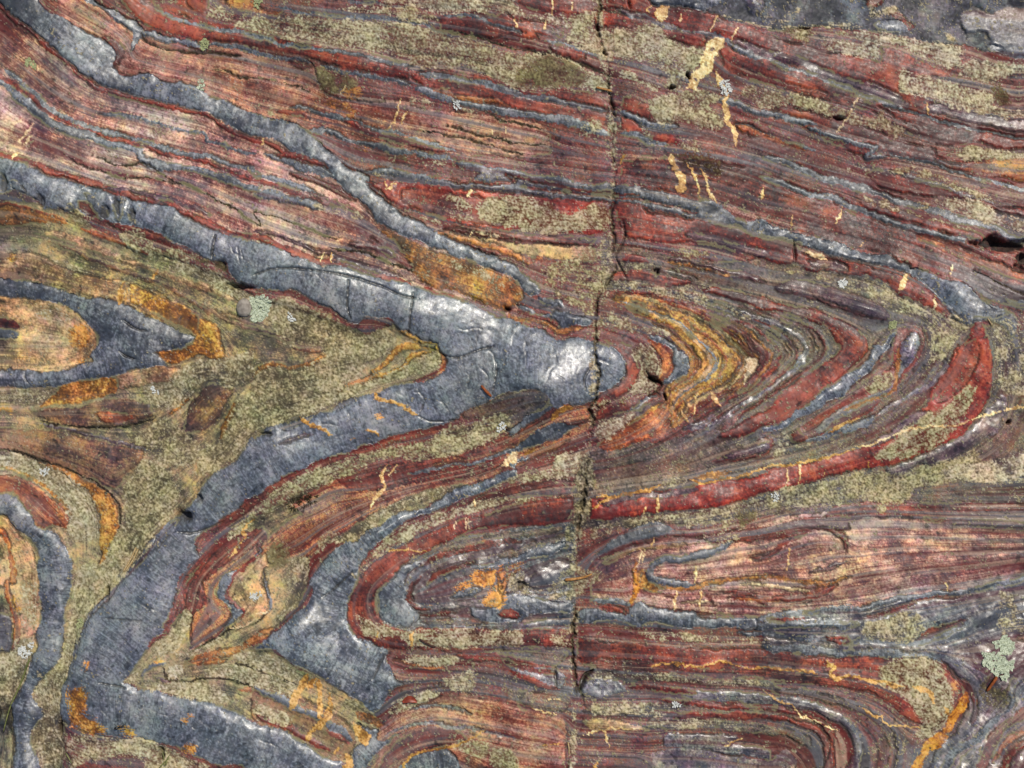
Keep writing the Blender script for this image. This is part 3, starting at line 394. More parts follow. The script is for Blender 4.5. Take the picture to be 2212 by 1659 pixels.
# crusts of lichen (look, cover, category word, label, outline)
CRUSTS = [
 ('lich', .82, 'tan-green lichen crust spread above the striped red layers at top centre', "T2 560,160 860,150 1100,160 1400,200 1700,240 2212,300 T3 0,300 300,350 500,420 800,470 1000,570 1200,610 1500,600 1750,690 1950,800 2150,880 2150,1000 2000,1000 1700,960 1450,970 1200,1000 1050,940 900,840 700,790 450,740 200,750 0,730 T2 2212,660 1900,590 1600,560 1350,510 1150,470 900,430 700,370 560,320 300,280 350,200"),
 ('dlich', .9, 'dark olive lichen patch set in the pale crust at top centre', "T3 1150,850 1250,740 1500,640 1700,700 1900,820 1880,930 1500,930 1200,940"),
 ('plich', .9, 'pale beige lichen crust along the top edge left of the red slab', "T2 1900,-20 1950,80 2212,70 T3 250,150 380,190 700,165 850,185 1050,170 1200,220 1450,240 1600,290 1690,390 1740,290 1650,200 1450,200 1250,150 1150,90 1110,-20"),
 ('lich', .7, 'speckled lichen crust beside the crack at the top edge', "T3 1700,190 1980,130 2000,330 2150,340 2200,500 2180,700 2000,600 1850,560 1700,480 1560,440 1690,410 1740,300"),
 ('lich', .5, 'thin scattered lichen over the reddish stone near the top left', "T2 0,20 200,60 500,110 800,150 560,170 350,200 200,200 0,180"),
 ('lich', .55, '', "T2 1900,60 2212,100 T3 200,170 350,230 300,300 0,280 T2 1950,200 1700,160 1350,140 1400,110"),
 ('lich', .8, 'lichen crust left of the large cream vein', "T4 0,310 220,330 280,290 480,290 520,380 620,470 760,520 950,550 920,700 820,790 780,870 740,980 640,1010 520,960 600,860 480,790 250,700 0,640"),
 ('lich', .6, '', "T4 20,760 120,760 300,880 500,950 480,1050 300,980 100,900 0,870"),
 ('lich', .85, 'lichen crust below the foot of the large cream vein', "T4 380,1280 380,1130 450,1060 640,1040 760,1000 900,980 1080,1000 1150,1080 1000,1150 1180,1290 1200,1380 1060,1400 880,1390 760,1330 520,1370"),
 ('lich', .85, 'long tongue of lichen crust on the red layers at the upper right', "T4 1380,1070 1420,920 1500,890 1800,990 2100,1060 T5 0,1070 200,1130 340,1180 600,1270 700,1150 760,1290 800,1300 960,1380 960,1460 830,1470 760,1400 560,1360 330,1320 310,1240 130,1250 0,1210 T4 2000,1160 1800,1160 1600,1170 1480,1120"),
 ('plich', .9, 'pale lichen strip under the broken grey rock at top right', "T5 480,320 560,330 900,370 1250,430 1560,490 1570,600 1520,700 1400,690 1150,620 1000,530 800,470 680,480 660,600 640,640 500,610 250,560 0,530 0,410 200,420 400,460 500,460 350,380"),
 ('glich', .75, 'greenish lichen fringe at the foot of the grey slab at top right', "T4 1100,210 1250,200 1400,250 1600,270 1800,310 T5 0,250 100,280 300,350 500,420 620,470 480,460 300,400 100,320 0,300 T4 2100,470 1900,410 1700,340 1450,290 1250,260"),
 ('plich', .9, 'pale lichen patch at the right edge near the top', "T5 1560,720 1700,600 1800,590 1950,640 2212,680 2212,740 2050,800 1950,850 1850,870 1700,830 1560,790"),
 ('plich', .9, 'largest pale lichen field on the polished red band at the right', "T5 890,720 990,720 1050,800 1000,850 1150,800 1240,840 1400,850 1600,900 1800,940 1950,980 1930,1080 1800,1070 2000,1110 2212,1160 2212,1260 2000,1230 1700,1180 1500,1140 1350,1100 1220,1060 1100,1010 920,980 900,880"),
 ('dlich', .7, '', "T5 1880,860 2000,860 2100,960 2150,1080 2050,1120 1960,1040 1940,960"),
 ('lich', .7, '', "T5 1500,1620 1600,1560 1900,1590 2212,1640 M4 2212,10 2000,40 1850,60 1700,20"),
 ('plich', .85, 'pale lichen lens on the red layer at the right edge', "M4 1440,380 1560,360 1700,370 1850,390 1950,460 2100,540 2212,580 2212,680 2080,640 1900,580 1700,520 1500,440"),
 ('lich', .6, '', "M4 700,110 850,70 1000,130 1250,90 1400,120 1700,250 1900,330 2100,400 2000,420 1700,330 1400,210 1200,160 950,170 800,160"),
 ('lich', .45, '', "M4 820,340 1000,330 1150,400 1350,470 1600,570 1850,640 1800,680 1500,600 1200,500 950,430"),
 ('lich', .5, 'thin lichen streak along the slate stripe at the right', "M4 1180,350 1350,390 1550,450 1800,530 2000,590 2212,690 2000,640 1750,560 1500,490 1250,430"),
 ('lich', .9, 'tan-green lichen patch on the long red lens left of the crack', "M2 1880,430 2000,380 2120,340 2200,360 M3 69,345 150,350 290,390 400,410 420,480 520,520 640,480 730,430 860,440 870,600 700,640 560,650 400,660 100,640 69,600 M2 2150,620 2000,585 1900,520"),
 ('lich', .5, '', "M2 1560,350 1700,340 1850,430 1850,580 1700,560 1520,460"),
 ('glich', .55, 'green speckled lichen over the layers just left of the crack', "M3 400,900 560,870 700,740 860,720 900,850 860,1060 950,1070 1000,1100 860,1180 820,1280 700,1400 600,1330 450,1250 280,1130 330,1010 230,980"),
 ('lich', .6, 'lichen strip over the red layer right of the crack', "M3 860,1060 1000,1070 1150,1090 1350,1130 1500,1100 1650,1090 1750,1130 1640,1170 1800,1250 2000,1330 2100,1400 1900,1400 1640,1310 1450,1250 1300,1200 1100,1170 900,1160"),
 ('glich', .7, '', "M3 920,930 1100,920 1250,920 1200,960 1000,975 920,960"),
 ('lich', .6, 'lichen patch between the orange fold and the crack', "M3 720,1420 850,1330 1000,1350 1150,1440 1330,1480 1400,1550 1280,1540 1100,1520 900,1500 760,1470"),
 ('glich', .45, 'thin green lichen over the grey layers right of the red lens', "M3 1350,800 1600,790 1850,850 2212,950 M4 200,960 500,1010 660,1060 620,1100 350,1030 120,990 M3 2000,930 1700,880 1400,860"),
 ('lich', .5, '', "M4 740,1040 900,1030 1050,1080 1150,1180 1400,1290 1500,1340 1400,1400 1200,1350 1080,1330 980,1240 850,1180 700,1130"),
 ('glich', .5, 'olive lichen around the bright red lens tip at right', "M4 1300,1400 1500,1340 1800,1420 1700,1500 1620,1620 1600,1659 N4 1540,120 1420,200 1350,130 1390,0 M4 1390,1500"),
 ('lich', .5, '', "M4 1880,1400 2212,1350 2212,1659 N4 2212,420 2050,420 1960,250 1930,100 1900,0 M4 1900,1500"),
 ('plich', .95, 'pale beige lichen tongue just right of the crack', "N3 720,720 830,640 1000,590 1100,540 1110,600 1000,680 930,750 800,820 740,800"),
 ('lich', .9, 'thick lichen filling the nose of the orange fold', "N3 1080,0 1190,0 1260,90 1290,200 1250,310 1290,360 1200,420 1060,440 1010,410 1080,330 1130,260 1100,180 1040,90 1020,40 M3 1100,1600 1190,1600"),
 ('glich', .6, '', "N3 770,480 950,440 1060,430 1040,480 900,530 760,570"),
 ('plich', .8, 'buff lichen patch against the left side of the crack', "N3 400,970 600,880 700,760 700,1000 650,1150 540,1160 400,1080"),
 ('lich', .85, 'narrow lichen strip above the maroon lens left of the crack', "N3 0,1130 200,1090 400,1060 550,1080 540,1150 300,1150 0,1200 N2 2000,1260 1930,1220 2100,1160"),
 ('lich', .6, '', "N3 0,1310 200,1290 480,1260 500,1290 300,1310 0,1370"),
 ('glich', .85, 'lichen crust lining the middle of the crack', "N3 560,1050 720,950 750,1100 690,1280 680,1450 600,1659 490,1659 500,1470 570,1330 560,1200"),
 ('glich', .88, 'long green-tan lichen ribbon below the big grey band', "N2 1640,690 1900,640 2100,590 2160,640 2080,760 1900,860 1700,930 1500,960 1330,980 1200,950 1000,1000 850,1090 680,1130 600,1190 430,1250 250,1340 150,1410 30,1470 N1 2143,1510 2010,1600 1900,1659 C1 1100,220 960,330 1000,290 N1 1850,1650 2000,1530 2143,1400 N2 150,1260 350,1130 600,1030 850,950 1050,900 1300,860 1500,800"),
 ('lich', .75, 'lichen strip along the upper side of the second grey band', "N2 1600,1210 1620,1250 1400,1330 1180,1430 1000,1540 860,1640 C1 1950,300 1760,420 1880,200 N2 800,1590 930,1500 1100,1380 1300,1290"),
 ('lich', .85, 'lichen strip between the second grey band and the red hook', "N2 1080,1659 1250,1540 1400,1480 1700,1400 1950,1320 2212,1260 N3 0,1260 N2 2212,1340 1950,1400 1700,1460 1500,1540 C2 600,240 450,330 330,390 240,430 300,300 450,170"),
 ('lich', .35, '', "C2 240,430 300,400 180,540 60,660 30,560 120,480"),
 ('glich', .8, 'broad olive lichen belt under the long red bend on the right', "N4 0,1280 300,1190 600,1140 900,1080 1200,1090 1350,1040 1640,960 1800,880 1900,1000 2212,950 2212,1150 2050,1170 1750,1150 1500,1180 1300,1240 1250,1330 1000,1350 850,1310 700,1360 450,1370 200,1390 0,1400 N3 2000,1400 2000,1340"),
 ('lich', .6, '', "N3 690,1490 1000,1470 1400,1420 1800,1370 2143,1300 2143,1400 1900,1450 1500,1480 1100,1530 900,1600 700,1659"),
 ('lich', .6, 'lichen patch over the smooth red bend near the crack', "N3 1270,1180 1350,1140 1500,1120 1540,1170 1400,1220 1270,1220"),
 ('glich', .85, 'green-tan lichen wedge on the bright red lens at the right', "N4 930,930 1100,830 1200,700 1330,620 1500,520 1620,430 1780,320 1780,420 1720,560 1660,680 1560,780 1440,870 1300,920 1200,960 1000,980"),
 ('glich', .6, '', "N4 830,330 920,270 1100,230 1110,320 1050,400 900,420"),
 ('lich', .5, '', "N4 130,700 250,780 270,840 500,830 700,780 400,880 150,950 50,980 130,880"),
 ('lich', .92, 'lichen strip filling the lower arm of the red hook', "C2 100,880 160,930 230,960 310,970 400,1010 560,1030 700,1020 1000,1005 1080,990 1200,1030 1480,1040 1530,1060 1500,1160 1100,1160 800,1165 620,1150 540,1150 500,1090 350,1080 250,1080 180,1090 150,1000"),
 ('lich', .6, '', "C2 1720,1050 1860,1030 1930,1100 1910,1210 1790,1190"),
 ('lich', .75, 'lens of lichen below the lower arm of the red hook', "B2 1200,740 1300,720 1700,710 1750,760 1600,800 1400,790"),
 ('lich', .7, 'lichen tuft low in the middle left of the crack', "B2 1480,880 1600,890 1800,840 1850,790 1870,920 1850,1010 1700,1020 1620,960"),
 ('lich', .75, 'lichen crust over the tip of the striped layers at bottom centre', "B2 1100,1190 1150,1130 1300,1050 1500,1010 1600,1020 1450,1100 1300,1170 1180,1220"),
 ('glich', .8, 'lichen crust over the striped layers at the bottom edge', "B2 1700,1420 1850,1410 2050,1470 2200,1520 B3 60,1650 B2 2000,1680 1980,1600 1800,1540 1690,1480"),
 ('lich', .85, 'lichen floor of the hollow round the lower left grey folds', "B1 250,1400 330,1220 290,1100 280,1000 370,900 480,790 530,640 560,480 600,300 590,50 700,-40 1050,0 900,130 780,280 700,380 650,520 600,680 570,840 560,900 500,1000 490,1150 490,1280 520,1400 700,1380 900,1400 1200,1400 1450,1490 1600,1560 2040,1640 2000,1700 1560,1700 1480,1560 1450,1640 1300,1700 1200,1570 1000,1540 860,1600 700,1600 560,1700 400,1700 330,1600 260,1490"),
 ('lich', .85, 'lichen crust between the two grey folds at the lower left edge', "B1 100,600 270,570 230,720 190,900 120,1050 50,1170 0,1200 0,800 60,700"),
 ('lich', .5, '', "B1 120,60 300,100 310,350 290,500 150,500 150,200"),
 ('glich', .97, 'broad green lichen sheet filling the upper half of the V', "M2 100,1230 300,1230 440,1290 600,1350 740,1430 880,1490 1050,1480 1200,1560 N2 1150,50 950,170 850,280 640,360 950,330 1250,200 1550,80 1560,230 1300,260 1000,370 700,490 480,580 250,650 0,750 N1 2143,760 2000,950 1830,1060 1700,1100 1680,950 1720,870 1840,800 1950,600 2000,480 2143,420 N2 0,250 120,190 250,200 450,170 640,110 560,20 300,0 M2 300,1640 200,1500 100,1350"),
 ('glich', .9, 'green lichen mat at the foot of the V beside the big grey band', "N1 1100,1130 1200,980 1300,1000 1440,1100 1500,1300 1440,1430 1290,1600 F 330,1165 270,1240 190,1320 160,1400 150,1300 200,1240 N1 960,1659 1000,1560 1060,1400 1000,1230"),
 ('glich', .72, 'mottled lichen beside the red-brown tongues on the left', "N1 1000,760 1200,720 1350,600 1560,740 1680,860 1640,1000 1480,1040 1300,990 1200,880"),
 ('lich', .75, 'lichen patch below the left arrowhead fold', "N1 1200,340 1400,300 1540,200 1700,130 1900,130 2143,60 2143,300 1900,360 1700,330 1600,440 1400,560 1250,500 1200,430"),
 ('lich', .8, 'lichen strip between the two orange arcs at the left edge', "N1 0,880 250,980 500,1080 700,1240 800,1400 810,1659 560,1659 550,1500 520,1380 400,1230 250,1130 100,1060 0,1000"),
 ('glich', .75, 'green lichen tufts in the hollow under the left end of the big grey band', "M1 1020,690 1180,640 1300,760 1450,800 1640,830 1700,900 1500,920 1300,900 1100,800"),
 ('glich', .7, 'pale green lichen tuft on the rusty stone at the far left', "M1 600,430 680,440 720,520 820,550 780,620 660,590 600,520"),
 ('lich', .8, 'lichen bank along the shaded foot of the big grey band', "M1 1560,920 1800,960 1960,1060 2050,1160 2212,1240 M2 0,1180 100,1200 60,1300 M1 1900,1170 1700,1070 1400,960"),
 ('dlich', .6, '', "M1 1600,880 1850,900 1950,960 1960,1050 1800,1000"),
 ('lich', .5, 'thin lichen streak over the tan layer at the left', "M1 330,860 500,900 700,960 860,1010 700,1020 500,950"),
 ('lich', .55, '', "N1 0,380 250,370 450,370 400,450 200,520 0,470"),
 ('lich', .4, '', "M1 300,1260 480,1290 620,1380 600,1440 400,1420 250,1380"),
 ('lich', .5, 'thin lichen patch at the foot of the salmon block', "T2 1190,700 1350,720 1500,800 1700,830 1700,920 1500,920 1400,1000 1250,1000 1200,850"),
 ('dlich', .75, '', "T2 1210,720 1400,760 1600,830 1690,920 1600,950 1400,1000 1280,1020 1200,860"),
 ('lich', .6, '', "T2 660,1060 720,1080 760,1240 700,1260 660,1240"),
 ('dlich', .6, '', "M2 1100,0 1300,0 1300,80 1150,120"),
 ('lich', .55, '', "M2 980,150 1250,150 1350,180 1200,200 1000,190"),
 ('lich', .5, '', "M2 1420,60 1640,40 1640,100 1450,120"),
 ('lich', .5, '', "M2 450,420 700,440 950,510 1000,600 850,560 600,510"),
 ('lich', .5, '', "M2 1330,500 1500,530 1700,620 1950,650 2212,720 2100,720 1800,660 1500,590"),
 ('lich', .5, '', "M2 1640,880 1900,930 2000,1020 2200,1150 2050,1120 1850,1030 1650,980"),
 ('lich', .45, '', "T3 1900,1250 2050,1300 2100,1400 1900,1500 1800,1450"),
 ('lich', .6, '', "T3 0,1050 200,1060 400,1130 600,1170 850,1200 700,1230 500,1180 200,1140 0,1130"),
 ('dlich', .7, 'dark lichen tuft around the twin cream veins', "M3 1330,0 1700,0 1800,80 1820,170 1720,190 1580,120 1450,100"),
 ('lich', .6, '', "T4 270,1380 390,1400 400,1480 300,1500"),
 ('lich', .5, '', "T4 650,1530 800,1480 900,1520 1000,1659 700,1659"),
 ('lich', .7, 'olive lichen lens between the silver strips at lower right', "B4 860,440 1050,390 1200,330 1330,370 1380,480 1260,590 1000,580 880,580 840,510"),
 ('lich', .9, 'round lichen patch on the nose of the lower right red fold', "B4 1000,800 1100,740 1250,720 1400,720 1520,780 1540,850 1420,830 1560,920 1600,1050 1600,1180 1540,1290 1450,1370 1350,1420 1290,1370 1340,1330 1320,1230 1250,1120 1100,1000 980,920"),
 ('lich', .5, '', "B4 1980,150 2212,200 2212,500 2050,560 1960,430"),
 ('dlich', .6, '', "B4 1780,1000 1880,860 1960,880 2080,900 2060,1100 1950,1160 1800,1150"),
 ('lich', .55, 'lichen band along the top of the long lower right red band', "B3 650,860 800,840 1000,860 1200,830 1450,870 1800,920 2100,910 2212,940 2212,990 1800,960 1450,930 1000,910 700,910"),
 ('lich', .55, '', "B3 700,1100 1000,1080 1300,1100 1450,1150 1300,1230 1000,1200 700,1220"),
 ('lich', .55, '', "B3 1150,1270 1500,1230 1900,1270 2000,1360 1700,1330 1400,1340 1150,1310"),
 ('lich', .5, '', "B3 1050,500 1300,480 1700,540 2212,560 2212,620 1700,610 1200,570"),
 ('lich', .7, 'lichen plug in the crack beside the dark glossy knob', "B3 0,0 150,0 200,150 280,160 400,60 480,-20 700,-20 820,0 700,150 560,260 420,240 280,200 100,180 0,170"),
 ('lich', .6, '', "B3 380,350 480,350 480,400 560,480 540,680 420,690 480,520 380,400"),
 ('lich', .45, '', "C3 0,250 400,230 800,220 1300,100 1500,100 1350,300 900,330 600,250 200,350 0,450"),
 ('dlich', .8, 'dark mossy stain under the long red bend', "C3 1200,200 1300,120 1400,140 1380,240 1280,280"),
 ('lich', .4, '', "C3 900,380 1100,330 1300,350 1250,420 1000,460"),
 ('glich', .6, '', "N4 900,1370 1080,1360 1060,1430 950,1430"),
 ('plich', .7, 'pale mottled lichen at the right edge below the red lens', "N4 1500,1100 1640,1030 1900,1000 2100,950 2212,900 2212,1160 2050,1180 1800,1160 1650,1150"),
 ('dlich', .8, 'round grey-brown lichen disc in the lower fold core', "C1 1390,300 1480,270 1570,300 1590,400 1540,490 1460,520 1400,480 1390,390"),
 ('plich', .85, 'round pale lichen disc in the tip of the lower fold core', "C1 540,1360 600,1320 680,1330 690,1420 620,1440 560,1420"),
 ('glich', .7, '', "C1 1510,600 1620,580 1690,620 1640,670 1520,660"),
 ('lich', .7, 'lichen crust over the lower fold core', "C1 1430,1000 1600,860 1700,700 1720,430 1600,380 1560,540 1660,560 1690,650 1640,760 1560,840 1440,960"),
 ('lich', .7, 'lichen crust on the left edge of the lower fold core', "C1 700,850 740,880 740,980 690,1080 640,1180 540,1240 420,1250 430,1150 540,1060 640,930"),
 ('lich', .85, 'long tan lichen strip in the tip of the lower fold', "C1 240,1390 200,1450 330,1500 600,1560 900,1620 1070,1620 1100,1540 900,1480 680,1470 500,1470 330,1460 310,1400 340,1330"),
 ('lich', .85, 'lichen strip along the upper limb of the lower fold tip', "C1 1100,1250 1330,1220 1500,1280 1640,1370 1700,1400 1650,1480 1400,1390 1250,1330"),
 ('lich', .8, 'lichen strip in the middle of the lower fold tip', "C1 900,1350 1100,1330 1350,1400 1550,1460 1660,1500 1620,1600 1400,1540 1200,1480 1000,1420 850,1420"),
 ('lich', .7, '', "B2 0,1080 150,1150 280,1200 330,1250 280,1300 120,1250 0,1180"),
 ('lich', .6, '', "C1 600,1220 900,1120 1050,1060 1000,1130 800,1240 640,1300"),
]

CRUSTS += [('lich', .8, '', t) for t in ("T4 1480,180 1600,210 1750,170 1850,130 1900,150 1990,90 2050,75 1990,120 1900,175 1830,150 1700,200 1600,240", "T5 540,60 590,60 620,130 720,80 850,60 920,110 1000,190 1090,190 1040,220 930,150 840,110 700,150 600,190 520,180 560,120",
    "T5 1350,300 1420,320 1500,390 1560,410 1480,410 1400,360", "T4 1420,260 1600,270 1800,230 1900,240 1700,280", "T5 0,220 200,240 400,250 560,290 400,290 200,270")]
# lichen lining the crack (width, points)
CRACK_LICHEN = "F 1285,-20 1298,80 1308,180 1318,240 1325,330 1318,420 1312,480 1318,560 1308,620 1292,690 1285,760 1286,840 1280,900 1276,960 1265,1060 1255,1130 1242,1190 1242,1260 1240,1340 1236,1440 1245,1530 1240,1590 1225,1680"
CRACK = "T3 2030,-40 2050,120 2020,250 2040,400 2110,600 2140,900 2170,1050 2200,1200 M3 880,-20 900,150 905,300 890,430 875,520 890,640 900,760 880,850 920,960 870,1050 800,1150 760,1250 740,1400 735,1560 N3 730,80 760,200 755,330 740,450 690,560 720,650 690,760 685,870 670,1000 660,1100 645,1250 620,1400 600,1520 590,1659 C2 1975,300 1960,400 1930,480 1945,600 1945,750 1950,900 1935,1050 1925,1180 1935,1300 1950,1450 1990,1580 B3 600,1000 630,1100 645,1180 600,1330 530,1430 520,1540 490,1720"
FISSURES = [ # (width, depth, points)
 (4, 9, "M3 970,560 985,700 930,820 910,860 950,950 1000,1050"), (4, 10, "M4 290,700 300,800 305,900"), (5, 15, "N3 1160,220 1230,300 1300,340 1240,410 1180,440"), (6, 22, "N3 1320,420 1340,480"),
 (9, 24, "B3 720,830 650,890 620,960 600,1010"), (5, 10, "B3 400,800 410,1000"), (6, 14, "T4 130,0 160,120"), (5, 12, "M1 1840,680 1800,900"),
 (4, 8, "M2 810,1070 800,1300 830,1420"), (4, 8, "M2 1350,1170 1330,1350 1300,1540"), (4, 7, "M2 0,1040 200,980 500,990 800,1040 1100,1130 1250,1200 1400,1230"),
 (4, 8, "N2 2050,150 2040,280 2010,430"), (4, 8, "N2 1440,470 1420,530 1380,600"), (4, 8, "N2 1580,80 1640,105 1740,110 1900,50 2030,20"), (3, 6, "N2 1380,600 1480,650 1620,650 1740,640"),
 (4, 8, "N3 660,410 640,300 720,150"), (4, 8, "B2 830,0 700,130 570,220"), (4, 7, "B2 1120,660 1040,830 1000,920"), (4, 8, "B1 850,930 1000,950 1080,970"), (3, 5, "B1 840,390 1050,400 1250,410"),
 (4, 8, "C1 630,200 760,210 900,170 1030,110"), (4, 9, "N1 1010,60 1060,100 1160,130"), (3, 6, "N1 180,205 190,290 240,360"), (4, 8, "M1 1260,1500 1160,1480 1040,1400"),
]
PITS = [ # (x, y, rx, ry, depth) src px
 ("T4", 775, 830, 26, 50, 30), ("T4", 610, 960, 40, 22, 26), ("T5", 230, 1250, 60, 22, 22), ("T3", 2100, 575, 24, 24, 20),
 ("M4", 1930, 745, 105, 42, 36), ("M4", 2070, 795, 125, 50, 36), ("M4", 2180, 890, 50, 46, 30), ("M4", 2150, 970, 40, 40, 26), ("N4", 2070, 650, 18, 18, 20), ("M4", 1780, 760, 40, 20, 16),
 ("B1", 500, 1330, 16, 70, 30), ("M1", 2060, 1130, 120, 26, 22), ("M1", 1880, 940, 50, 40, 16), ("M2", 2140, 1300, 26, 22, 20), ("N2", 100, 760, 60, 22, 16),
 ("N1", 1690, 1310, 40, 30, 20), ("N1", 1580, 1450, 60, 40, 22), ("C1", 680, 70, 60, 50, 18), ("M3", 1250, 1000, 18, 24, 18), ("T4", 2050, 320, 70, 18, 14), ("C1", 20, 740, 24, 60, 22),
 ("B1", 40, 1240, 40, 80, 22), ("B1", 1360, 1520, 30, 60, 20), ("M1", 80, 250, 40, 90, 14), ("M1", 380, 400, 50, 60, 14), ("M1", 900, 500, 40, 60, 14), ("M1", 1140, 520, 20, 70, 14), ("M1", 1010, 450, 20, 70, 10),
 ("N3", 1220, 300, 50, 30, 24), ("C2", 1500, 650, 40, 25, 18), ("N2", 380, 1320, 90, 30, 6),
]
# mounds added to the relief, mostly to tilt polished stone into sun glare: (tile, x, y, rx, ry, angle deg, height)
BULGES = [("N3", 300, 420, 440, 380, 20, 48), ("M4", 850, 1300, 230, 60, 17, 12), ("T4", 1850, 650, 120, 60, 12, 9), ("T4", 1150, 370, 120, 40, 10, 5), ("B4", 1530, 670, 80, 40, 0, 8),
 ("B4", 2090, 1130, 110, 170, 25, 15), ("B4", 2120, 1580, 90, 200, 20, 15), ("B4", 1700, 1420, 260, 60, -45, 8), ("B4", 1900, 380, 200, 60, -30, 7), ("M3", 560, 1390, 160, 50, 8, 9), ("N3", 250, 800, 240, 60, -28, 6), ("B2", 330, 540, 400, 210, -50, 24), ("N2", 900, 1640, 300, 80, -30, 8), ("N4", 450, 480, 260, 50, -38, 6),
 ("N4", 1340, 500, 90, 40, -35, 7), ("N4", 1700, 820, 220, 50, -30, 6), ("N4", 1230, 80, 60, 100, 10, 8), ("C2", 1700, 600, 90, 70, 0, 8), ("M4", 700, 850, 300, 50, 16, 5), ("M4", 1600, 1150, 160, 90, 40, 6), ("B1", 520, 400, 40, 300, -12, 7), ("C1", 1700, 500, 60, 200, 0, 0), ("N2", 1150, 1530, 260, 40, -32, 6), ("N2", 1650, 400, 300, 140, -20, 6), ("M2", 1500, 1350, 400, 120, 18, 5), ("B4", 1900, 100, 200, 24, -12, 4), ("B4", 500, 440, 300, 22, 0, 4)]

